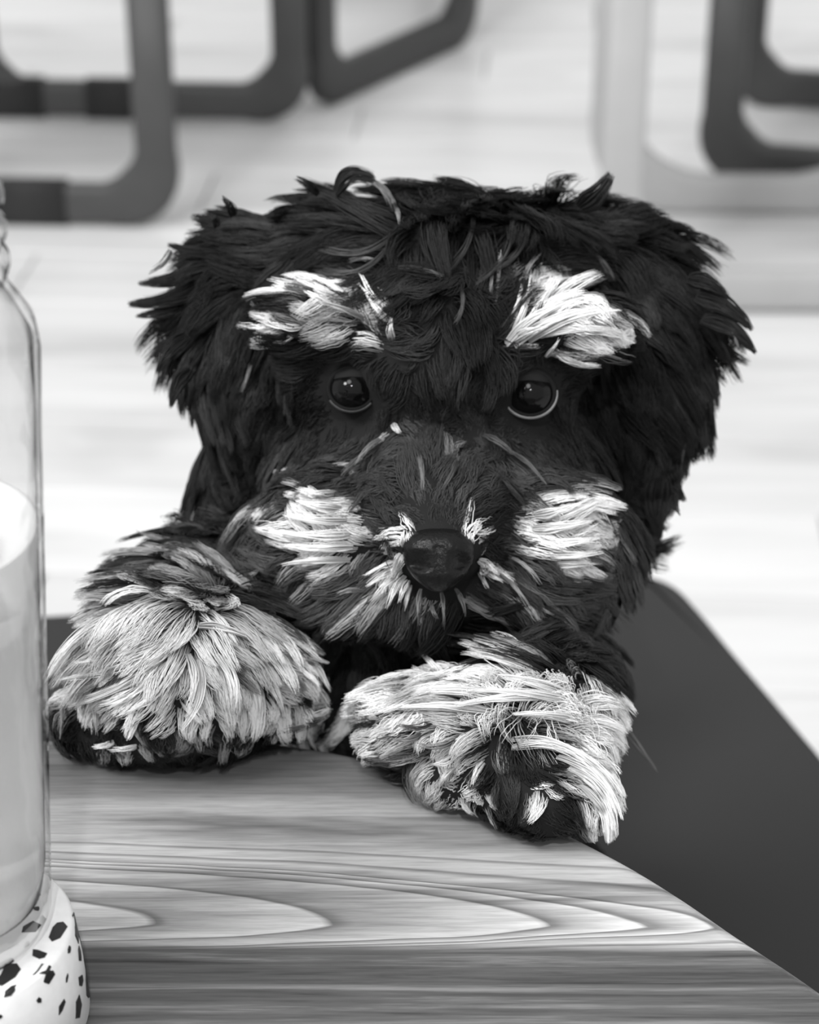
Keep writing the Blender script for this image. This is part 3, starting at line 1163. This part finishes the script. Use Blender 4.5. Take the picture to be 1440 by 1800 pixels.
# nothing grows through the tabletop
keep &= ~((root[:, 2] < TZ + 0.0015) & (root[:, 1] < 0.60) & (root[:, 2] > TZ - 0.03))
root, nrm, px, py = root[keep], nrm[keep], px[keep], py[keep]
NS = len(root)
tocam = camv - root
tocam /= np.linalg.norm(tocam, axis=1)[:, None]
front = (nrm * tocam).sum(1)


def interp(pts, sig=0.0075):
    out_d = np.zeros((len(pts), 3))
    out_L = np.zeros(len(pts))
    out_l = np.zeros(len(pts))
    for s in range(0, len(pts), 8192):
        q = pts[s:s + 8192]
        d2 = ((q[:, None, :] - gp[None]) ** 2).sum(2)
        d2 -= d2.min(1)[:, None] * 0.9
        w = np.exp(-d2 / (2 * sig * sig)) + 1e-9
        w /= w.sum(1)[:, None]
        out_d[s:s + 8192] = w @ gd
        out_L[s:s + 8192] = w @ gL
        out_l[s:s + 8192] = w @ gl
    return out_d, out_L, out_l


# clumps
NCL = NS // 34
cidx = rng.choice(NS, NCL, replace=False)
kd = KDTree(NCL)
for i, j in enumerate(cidx):
    kd.insert(Vector(root[j]), i)
kd.balance()
cl = np.array([kd.find(Vector(p))[1] for p in root])
# super clumps give the shaggy locks
NSU = max(NCL // 9, 1)
sidx = rng.choice(NCL, NSU, replace=False)
kd2 = KDTree(NSU)
for i, j in enumerate(sidx):
    kd2.insert(Vector(root[cidx[j]]), i)
kd2.balance()
su = np.array([kd2.find(Vector(root[j]))[1] for j in cidx])

D, L, LF = interp(root)
NPT = 8


def ortho(D, N):
    T_ = D - N * (D * N).sum(1)[:, None]
    n = np.linalg.norm(T_, axis=1)[:, None]
    return T_ / np.maximum(n, 0.15)


cl_rnd = rng.normal(size=(NCL, 3))
su_rnd = rng.normal(size=(NSU, 3))
cl_len = rng.uniform(0.75, 1.2, NCL) * rng.uniform(0.85, 1.2, NSU)[su]
dj = D + 0.16 * cl_rnd[cl] + 0.20 * su_rnd[su][cl] + 0.07 * rng.normal(size=(NS, 3))
Tn = ortho(dj, nrm)
Ls = L * cl_len[cl] * rng.uniform(0.75, 1.12, NS)
# short hair round the eyes so they stay open
for (ex, ey, c_) in eye_pts:
    dd = np.linalg.norm(root - np.array(c_), axis=1)
    k_ = np.clip((dd - 0.0080) / 0.007, 0, 1)
    Ls *= 0.38 + 0.62 * k_
    away = root - np.array(c_)
    away /= np.linalg.norm(away, axis=1)[:, None]
    ww = (1 - k_)[:, None] * 1.2
    Tn = ortho(Tn * (1 - np.minimum(ww, 1)) + away * ww, nrm)
    # brow hair above must not fall over the eye
dn_ = np.linalg.norm(root - np.array(nose_c), axis=1)
en_ = np.hypot((px - 772) / 74, (py - 990) / 54)
Ls *= np.where((dn_ < 0.03), 0.35 + 0.65 * np.clip((en_ - 1.0) / 0.3, 0, 1), 1)
ts = np.linspace(0, 1, NPT)
lift0 = (LF + 0.10)[:, None]
pts = np.zeros((NS, NPT, 3))
pts[:, 0] = root - nrm * 0.0008
cur = pts[:, 0].copy()
curl_axis = np.cross(Tn, nrm)
curl_amt = (0.55 * rng.normal(size=NCL)[cl] + 0.35 * rng.normal(size=NSU)[su][cl]) * 0.38
for i in range(1, NPT):
    t = ts[i]
    stp = Ls[:, None] / (NPT - 1)
    d = Tn + nrm * lift0 * (1.5 * (1 - t) ** 1.5 + 0.25) + curl_axis * (curl_amt * t)[:, None]
    d[:, 2] -= np.where(root[:, 2] > 0.77, 0.05, 0.14) * t
    d /= np.linalg.norm(d, axis=1)[:, None]
    cur = cur + d * stp
    pts[:, i] = cur
# pull to clump centres
cc = pts[cidx]
for i in range(1, NPT):
    t = ts[i]
    f = 0.66 * t ** 1.2
    # small clumps gather towards lock centres as well
    ci = cc[:, i] * (1 - 0.45 * t) + cc[sidx][su][:, i] * (0.45 * t)
    pts[:, i] = pts[:, i] * (1 - f) + ci[cl] * f
pts[:, 1:] += rng.normal(size=(NS, NPT - 1, 3)) * 0.00016
# keep the strands above the tabletop where they reach over it
over = (pts[:, :, 1] < 0.575) & (pts[:, :, 2] < TZ + 0.0012) & (pts[:, :, 2] > TZ - 0.05)
pts[:, :, 2] = np.where(over, TZ + 0.0012, pts[:, :, 2])

# colour: white and grey markings on a black coat, in head and paw positions ---------
def patch(cx, cy, rx, ry, rot, val, soft=0.35):
    c_, s_ = math.cos(math.radians(rot)), math.sin(math.radians(rot))
    x, y = px - cx, py - cy
    u = (x * c_ + y * s_) / rx
    v = (-x * s_ + y * c_) / ry
    r = np.sqrt(u * u + v * v)
    return np.clip((1 + soft - r) / (2 * soft), 0, 1) * val


wn = rng.normal(size=NCL)[cl] * 0.30 + rng.normal(size=NSU)[su][cl] * 0.12
white = np.zeros(NS)
for p_ in [
    # brows
    (560, 515, 70, 20, 12, .95), (480, 565, 45, 18, 10, .9), (460, 600, 26, 14, -40, .9), (660, 530, 24, 62, -28, 1.0), (680, 585, 18, 34, 0, .7),
    (600, 560, 60, 26, 10, .45),
    (1005, 565, 105, 36, 4, 1.1), (925, 520, 16, 50, 20, 1.0), (905, 590, 30, 26, -40, .8), (1068, 590, 30, 16, 30, .9), (975, 615, 36, 12, -20, .6), (880, 480, 7, 40, 0, .45),
    # cheeks
    (590, 925, 66, 58, 10, 1.1), (488, 878, 22, 14, -20, .6), (490, 827, 24, 9, -5, .9), (565, 1000, 60, 9, 5, .3),
    (975, 928, 72, 62, -5, 1.1), (1060, 925, 24, 18, 0, .6), (1010, 870, 40, 20, 20, .6),
    # beside the nose
    (718, 946, 19, 20, 0, 1.1), (826, 946, 14, 20, 0, 1.0), (700, 1000, 24, 26, -30, 1.05), (850, 993, 24, 15, 10, 1.05), (680, 1040, 30, 16, -40, .5),
    (690, 752, 14, 9, 20, .8), (650, 800, 30, 10, -40, .35), (735, 800, 9, 50, 0, .3), (790, 810, 8, 50, 0, .25),
    (780, 1060, 60, 30, 0, .3), (900, 1040, 60, 20, 30, .3),
]:
    white = np.maximum(white, patch(*p_))
head_front = (front > 0.0) & (root[:, 1] < 0.64)
white *= head_front
# faces: faint grey veil over muzzle and cheeks
greyv = np.maximum.reduce([patch(560, 1000, 150, 120, 0, .10), patch(1000, 1000, 130, 120, 0, .10), patch(770, 830, 170, 90, 0, .05),
                           patch(480, 830, 80, 60, 0, .06)]) * head_front
# forelegs
xl, yl = px, py
fore_l = patch(330, 1170, 270, 125, 8, 1.1, .18)
fore_l = np.maximum(fore_l, patch(330, 1020, 150, 60, 30, .38))
fore_l = np.maximum(fore_l, patch(480, 1060, 80, 50, 40, .45))
fore_l *= 1 - patch(170, 1275, 100, 42, 10, .85)
fore_l *= 1 - patch(275, 1270, 30, 60, 10, .9)
fore_l *= 1 - patch(400, 1290, 90, 30, -8, .6)
fore_l = np.maximum(fore_l, patch(215, 1310, 60, 14, -5, .6))
fore_r = patch(850, 1235, 270, 72, 0, 1.2, .15)
fore_r = np.maximum(fore_r, patch(660, 1280, 60, 50, 30, 1.0))
fore_r = np.maximum(fore_r, patch(1040, 1350, 62, 120, -15, 1.1))
fore_r = np.maximum(fore_r, patch(800, 1340, 90, 60, 10, .7))
fore_r = np.maximum(fore_r, patch(830, 1395, 60, 25, 0, .85))
fore_r *= 1 - patch(905, 1330, 44, 60, 0, .9)
fore_r *= 1 - patch(940, 1410, 95, 46, 15, .85)
fore_r = np.maximum(fore_r, patch(945, 1390, 26, 20, 0, .9))
fore_r *= 1 - patch(1010, 1200, 60, 20, 30, .7)
lowf = (py > 985) & (root[:, 1] < 0.69) & (front > -0.4)
isfl = lowf & (px < 572) & ((py > 1120) | (px < 470))
isfr = lowf & (px > 590) & (py > 1150) & (root[:, 1] < 0.62)
fore = np.where(isfl, fore_l, 0) + np.where(isfr, fore_r, 0)

wt = np.maximum(white, fore)
wt = np.clip((wt + wn * (wt > 0.05) * 1.0 - 0.5) * 2.2 + 0.5, 0, 1) * (wt > 0.05) * np.clip(wt * 1.6, 0, 1)
dark = 0.0145 * np.exp(0.35 * rng.normal(size=NCL)[cl]) * np.exp(0.3 * rng.normal(size=NSU)[su][cl])
dark = dark + greyv * np.clip(0.35 + 0.5 * rng.random(NCL)[cl], 0, 1)
light = np.where(isfl, 0.86, 0.96) * np.clip(0.92 + 0.10 * rng.normal(size=NCL)[cl], 0.5, 1.0)
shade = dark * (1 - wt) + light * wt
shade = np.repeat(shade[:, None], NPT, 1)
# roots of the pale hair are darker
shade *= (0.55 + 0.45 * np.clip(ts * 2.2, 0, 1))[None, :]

legm = (fore > 0.1)
mot = np.array([noise.noise(Vector(p) * 95) for p in root[cidx]])[cl]
lg = np.where(legm, np.clip(0.96 + 0.8 * mot + 0.16 * rng.normal(size=NCL)[cl], 0.10, 1.15), 1.0)
shade *= lg[:, None]
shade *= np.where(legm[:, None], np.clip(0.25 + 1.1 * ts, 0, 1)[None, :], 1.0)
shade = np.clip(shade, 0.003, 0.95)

M_FUR = bpy.data.materials.new('puppy_fur')
M_FUR.use_nodes = True
nt = M_FUR.node_tree
pb = nt.nodes['Principled BSDF']
at = nt.nodes.new('ShaderNodeAttribute')
at.attribute_name = 'shade'
nt.links.new(at.outputs['Fac'], pb.inputs['Base Color'])
pb.inputs['Roughness'].default_value = 0.5
pb.inputs['Specular IOR Level'].default_value = 0.16

rad0 = np.where(wt > 0.5, 0.00014, 0.00015)
radius = rad0[:, None] * np.clip(1.05 - ts ** 2.2 * 0.9, 0.1, 1)[None, :]

rk = KDTree(len(region_pts))
for i, (p, r) in enumerate(region_pts):
    rk.insert(p, i)
rk.balance()
names = ['head', 'ear', 'body', 'foreleg']
reg = np.array([names.index(region_pts[rk.find(Vector(p))[1]][1]) for p in root])


# ---- single locks: the streaks, wisps and whiskers that stand out in the coat
LK = {'head': [], 'ear': [], 'foreleg': []}


def lock(reg_, x0, y0, x1, y1, bend=0.0, n=14, w=7, sh=0.9, o0=2.0, o1=9.0, tipw=0.12, r=0.00015):
    """a tapering lock of hair lying over the coat; offsets above the skin in millimetres"""
    L = math.hypot(x1 - x0, y1 - y0) + 1e-6
    nx, ny = -(y1 - y0) / L, (x1 - x0) / L
    base = []
    last = None
    for t in ts:
        x = x0 + (x1 - x0) * t + nx * bend * 4 * t * (1 - t)
        y = y0 + (y1 - y0) * t + ny * bend * 4 * t * (1 - t)
        loc, nr = hit(x, y)
        if loc is None:
            dep = last if last is not None else D0_
        else:
            dep = (loc - CAM).dot(VIEW)
            if last is not None:
                dep = min(dep, last + 0.004)
        last = dep
        off = (o0 + (o1 - o0) * min(1, t * 1.6)) * 0.001
        base.append(np.array(P(x, y, dep - off)))
    base = np.array(base)
    rr = np.array(RIGHT)
    side = np.array(RIGHT * nx - UP * ny)
    for k in range(n):
        a_, b_ = rng.uniform(-1, 1), rng.uniform(-0.5, 0.5)
        cut = rng.uniform(0.8, 1.05)
        q = base.copy()
        if cut < 1:
            q = base[0] + (base - base[0]) * cut
        spread = (w * S_) * (1 - (1 - tipw) * ts ** 1.3) * np.minimum(1, 0.5 + ts * 2)
        q = q + side[None] * (a_ * spread)[:, None] + np.array(FWD)[None] * (b_ * spread)[:, None]
        q = q + np.cumsum(rng.normal(size=q.shape) * 0.00010, 0)
        LK[reg_].append((q, sh * rng.uniform(0.7, 1.1), r))


for a_ in [
    # whisker fan beside the nose
    (702, 985, 640, 1012, 2, 12, 6), (704, 995, 645, 1030, 2, 12, 6), (706, 1005, 655, 1055, 3, 12, 6), (712, 1012, 680, 1070, 3, 12, 6), (718, 1020, 700, 1060, 2, 10, 5),
    (708, 975, 690, 1010, 0, 30, 12), (700, 992, 690, 1015, 0, 26, 11), (722, 1028, 712, 1075, 2, 10, 5, .5), (745, 1085, 705, 1118, -5, 12, 4, .7),
    (740, 1035, 735, 1100, 3, 8, 4, .22), (775, 1040, 780, 1105, -3, 8, 4, .22), (800, 1035, 820, 1085, -3, 8, 4, .22), (760, 1060, 770, 1090, 3, 8, 4, .2),
    (842, 985, 875, 1008, -2, 26, 8), (846, 998, 885, 1022, 2, 12, 4), (862, 1000, 905, 1020, -3, 10, 4), (842, 1006, 860, 1035, 0, 10, 4, .6),
    (880, 1010, 935, 1075, -6, 8, 3, .45), (925, 1050, 975, 1082, 2, 8, 3, .6), (900, 980, 950, 1025, -6, 7, 3, .35), (600, 1010, 545, 1030, 8, 8, 3, .75), (640, 1040, 590, 1045, 5, 7, 3, .35),
    # pale dots at the top corners of the nose
    (716, 962, 718, 934, 0, 34, 15, .95, 1.0, 4.0, .7), (826, 960, 826, 936, 0, 24, 10, .8, 1.0, 4.0, .7),
    # bridge of the nose
    (690, 745, 702, 762, 0, 10, 6, .7, 1, 3, .6), (668, 772, 625, 815, 4, 12, 6, .25), (735, 790, 742, 860, -3, 9, 4, .20), (805, 800, 778, 858, -3, 8, 4, .10),
    (850, 765, 905, 800, -4, 9, 5, .12), (900, 795, 960, 850, -4, 9, 5, .13), (660, 790, 600, 835, 4, 9, 6, .16), (780, 745, 770, 800, 0, 7, 4, .06),
    # photo-left brow
    (600, 528, 500, 494, 4, 26, 9), (590, 545, 520, 505, 4, 16, 7), (530, 575, 455, 562, -5, 22, 8), (520, 585, 440, 608, -8, 16, 6, .8), (690, 600, 688, 560, -3, 22, 8, .8),
    (692, 572, 640, 510, -4, 22, 8, 1), (690, 560, 632, 480, -6, 22, 7, 1), (668, 540, 628, 500, -2, 14, 6, 1), (640, 560, 560, 530, 4, 14, 5, .5), (600, 470, 655, 455, -8, 10, 5, .3),
    (440, 620, 425, 690, -4, 9, 5, .18), (560, 470, 520, 490, 0, 9, 5, .15),
    # photo-right brow
    (900, 590, 935, 485, 6, 18, 6, 1), (895, 570, 918, 500, 4, 14, 6, .9), (872, 530, 880, 440, 0, 10, 3, .4), (862, 520, 866, 480, 0, 8, 3, .25), (915, 500, 950, 445, -6, 8, 4, .35),
    (890, 605, 1010, 528, -14, 34, 9, 1), (905, 608, 1060, 540, -16, 34, 9, 1), (930, 600, 1090, 545, -14, 30, 8, 1), (950, 590, 1100, 585, -12, 34, 9, 1), (1000, 580, 1118, 603, -8, 26, 8, 1),
    (900, 600, 960, 575, -6, 24, 8, .9), (960, 628, 985, 595, 2, 8, 3, .9), (1010, 510, 935, 525, 6, 8, 3, .3),
    # cheeks
    (600, 895, 520, 880, -3, 26, 10, 1), (610, 915, 498, 905, -4, 26, 9, 1), (615, 940, 490, 935, -4, 28, 9, 1), (620, 960, 500, 958, -3, 26, 9, 1), (615, 985, 495, 992, 3, 20, 6, .9),
    (530, 866, 500, 872, -2, 14, 7, .6), (512, 823, 470, 828, -2, 14, 6, .9), (590, 868, 540, 868, 0, 14, 8, .7),
    (940, 905, 1020, 885, 3, 22, 9, 1), (935, 930, 1040, 915, 4, 26, 10, 1), (950, 955, 1055, 945, 4, 26, 10, 1), (950, 975, 1060, 970, 4, 26, 9, 1), (960, 992, 1055, 990, 2, 16, 6, .8), (1040, 915, 1085, 930, 3, 12, 6, .45),
    (980, 1020, 1040, 1022, 0, 8, 4, .4),
    # crown: strands falling from the parting
    (690, 350, 705, 395, -3, 8, 3, .30, 2, 11), (640, 312, 695, 370, -12, 14, 5, .20, 4, 13), (700, 400, 560, 440, -26, 16, 5, .09, 4, 12), (690, 420, 550, 480, -30, 14, 5, .09, 4, 12),
    (900, 370, 835, 500, -24, 14, 6, .07, 4, 12), (930, 380, 860, 480, -22, 14, 6, .06, 4, 12), (830, 350, 790, 480, -18, 14, 6, .05, 4, 12), (810, 500, 800, 570, -10, 10, 4, .08, 4, 10),
    (1000, 430, 1080, 490, -14, 9, 4, .12, 4, 11), (1040, 490, 1090, 560, -10, 8, 4, .08, 4, 11), (700, 470, 780, 485, -6, 10, 4, .10, 4, 11),
    (1020, 365, 1075, 306, 6, 130, 22, .025, 4, 10, .3), (1035, 350, 1070, 325, 4, 14, 6, .15, 4, 10, .5), (560, 340, 520, 312, 4, 22, 10, .03, 4, 10, .5), (590, 340, 660, 312, -22, 130, 16, .03, 4, 8, .5),
]:
    lock('head', *a_)
for a_ in [
    (400, 440, 295, 430, -8, 110, 16, .02), (380, 455, 245, 498, -14, 150, 22, .02), (370, 490, 226, 535, -14, 150, 22, .02), (350, 520, 240, 556, -8, 110, 18, .03), (340, 540, 262, 570, -6, 34, 12, .02),
    (330, 590, 275, 655, 8, 100, 16, .018), (335, 650, 300, 715, 8, 100, 16, .018), (350, 690, 345, 745, 4, 26, 11, .02), (410, 380, 390, 345, 4, 26, 9, .02), (300, 440, 262, 480, -6, 14, 6, .16), (380, 400, 368, 375, 4, 20, 9, .03),
    (1150, 445, 1215, 430, 4, 110, 16, .02), (1210, 490, 1280, 522, -8, 110, 18, .02), (1225, 520, 1322, 580, -12, 150, 22, .02), (1235, 560, 1328, 620, -14, 150, 20, .02), (1265, 560, 1300, 610, -6, 10, 4, .22),
    (1235, 600, 1285, 640, -6, 120, 22, .02), (1200, 800, 1198, 840, 4, 26, 10, .02), (1175, 830, 1205, 880, 6, 120, 20, .02), (1160, 840, 1160, 945, 8, 160, 34, .018), (1185, 870, 1195, 905, 6, 26, 10, .018),
    (1205, 770, 1200, 815, 2, 8, 5, .10), (1130, 900, 1120, 960, 4, 34, 12, .02),
]:
    lock('ear', *a_, 3.0, 8.0)
for a_ in [
    # wispy shoulder of the photo-left foreleg
    (400, 930, 300, 905, -6, 26, 11, .025), (380, 960, 240, 935, -8, 22, 9, .30), (360, 985, 205, 985, -10, 30, 10, .06), (350, 1000, 190, 1015, -8, 24, 9, .25), (340, 1010, 165, 1060, -10, 26, 9, .12),
    (330, 1020, 150, 1085, -10, 24, 9, .3), (420, 1020, 470, 990, 4, 12, 6, .35), (440, 1040, 520, 1085, -5, 14, 7, .4), (300, 990, 215, 1000, -5, 14, 7, .35), (380, 950, 340, 1000, 8, 14, 7, .2),
    # its paw
    (300, 1120, 130, 1165, -12, 26, 9, .85), (290, 1135, 105, 1195, -12, 26, 9, .85), (290, 1150, 120, 1240, -14, 22, 8, .7), (270, 1190, 190, 1245, -6, 18, 7, .9), (260, 1200, 165, 1240, -6, 18, 7, .85), (290, 1200, 225, 1250, -8, 18, 7, .85),
    (330, 1150, 330, 1250, -14, 20, 8, .85), (350, 1160, 320, 1285, -18, 22, 8, .85), (380, 1150, 410, 1250, -16, 22, 9, .85), (400, 1190, 420, 1255, -8, 20, 7, .9), (430, 1180, 455, 1260, -8, 22, 8, .8), (460, 1180, 500, 1260, -8, 22, 8, .8),
    (450, 1130, 570, 1150, -8, 26, 8, .95), (460, 1145, 578, 1166, -8, 26, 8, .95), (470, 1180, 560, 1198, -8, 22, 8, .85), (490, 1210, 560, 1235, -6, 20, 8, .8), (350, 1100, 450, 1125, -8, 20, 8, .8),
    (200, 1305, 160, 1312, -3, 16, 6, .7), (240, 1312, 190, 1318, -3, 14, 5, .6), (150, 1215, 145, 1260, 0, 10, 4, .4), (165, 1230, 170, 1290, 0, 12, 5, .35), (110, 1230, 105, 1300, 0, 14, 5, .25),
    # photo-right foreleg and paw
    (780, 1195, 742, 1150, 3, 26, 9, 1), (760, 1200, 725, 1172, 2, 16, 6, .9), (860, 1200, 830, 1180, 2, 18, 8, .9), (700, 1235, 655, 1218, 3, 22, 8, .95), (660, 1265, 602, 1240, 4, 24, 8, 1), (665, 1280, 610, 1262, 4, 22, 8, .9), (650, 1300, 640, 1330, 2, 20, 8, .9),
    (1010, 1225, 830, 1185, 10, 26, 9, 1), (1020, 1240, 820, 1215, 10, 26, 9, 1), (980, 1225, 800, 1240, 6, 26, 9, 1), (1030, 1270, 900, 1255, 6, 22, 8, .95), (900, 1230, 720, 1215, 10, 26, 10, 1), (860, 1250, 680, 1245, 8, 26, 10, 1),
    (900, 1300, 1080, 1380, -26, 26, 9, .95), (950, 1310, 1098, 1400, -24, 26, 9, .95), (980, 1330, 1095, 1440, -24, 26, 9, .95), (1000, 1350, 1085, 1470, -24, 24, 8, .95), (900, 1315, 1010, 1325, -12, 18, 6, .9), (1020, 1380, 1070, 1480, -16, 22, 8, .9),
    (1090, 1270, 1155, 1355, 0, 16, 6, .14), (800, 1330, 760, 1345, -4, 14, 6, .8), (850, 1340, 830, 1380, 4, 16, 6, .8), (800, 1350, 770, 1385, 4, 14, 6, .7), (1060, 1215, 1100, 1250, -4, 18, 8, .6),
    (740, 1290, 690, 1300, -6, 14, 6, .25), (800, 1300, 730, 1310, -8, 14, 6, .25), (760, 1270, 700, 1275, -6, 14, 6, .08), (700, 1285, 660, 1300, -4, 12, 5, .2),
]:
    lock('foreleg', *a_, 3.0, 8.0)
for k_, v_ in LK.items():
    q_ = np.array([v[0] for v in v_])
    m_ = len(q_)
    pts = np.concatenate([pts, q_])
    shade = np.concatenate([shade, np.repeat(np.array([[v[1]] for v in v_]), NPT, 1) * np.clip(0.4 + ts, 0, 1)[None]])
    radius = np.concatenate([radius, np.array([[v[2]] for v in v_]) * np.clip(1.05 - ts ** 2.2 * 0.8, 0.15, 1)[None]])
    reg = np.concatenate([reg, np.full(m_, names.index(k_))])
    px = np.concatenate([px, project(q_[:, 0])[0]])

def fur_object(name, sel):
    n = int(sel.sum())
    if n == 0:
        return
    hc = bpy.data.hair_curves.new(name)
    hc.add_curves([NPT] * n)
    q = (pts[sel] - np.array(PO)).astype(np.float32)
    if 'position' not in hc.attributes:
        hc.attributes.new('position', 'FLOAT_VECTOR', 'POINT')
    hc.attributes['position'].data.foreach_set('vector', q.ravel())
    if 'radius' not in hc.attributes:
        hc.attributes.new('radius', 'FLOAT', 'POINT')
    hc.attributes['radius'].data.foreach_set('value', radius[sel].astype(np.float32).ravel())
    hc.attributes.new('shade', 'FLOAT', 'POINT')
    hc.attributes['shade'].data.foreach_set('value', shade[sel].astype(np.float32).ravel())
    hc.materials.append(M_FUR)
    o = bpy.data.objects.new(name, hc)
    COL.objects.link(o)
    o.parent = puppy
    return o


fur_object('head_fur', reg == 0)
sel = reg == 1
fur_object('ear_fur', sel & (px < 770))
fur_object('ear_fur', sel & (px >= 770))
fur_object('body_fur', reg == 2)
sel = reg == 3
f1 = fur_object('foreleg_fur', sel & (px < 600))
f2 = fur_object('foreleg_fur', sel & (px >= 600))
for f in (f1, f2):
    if f:
        f['label'] = 'pale grey and white shaggy fur of the foreleg'
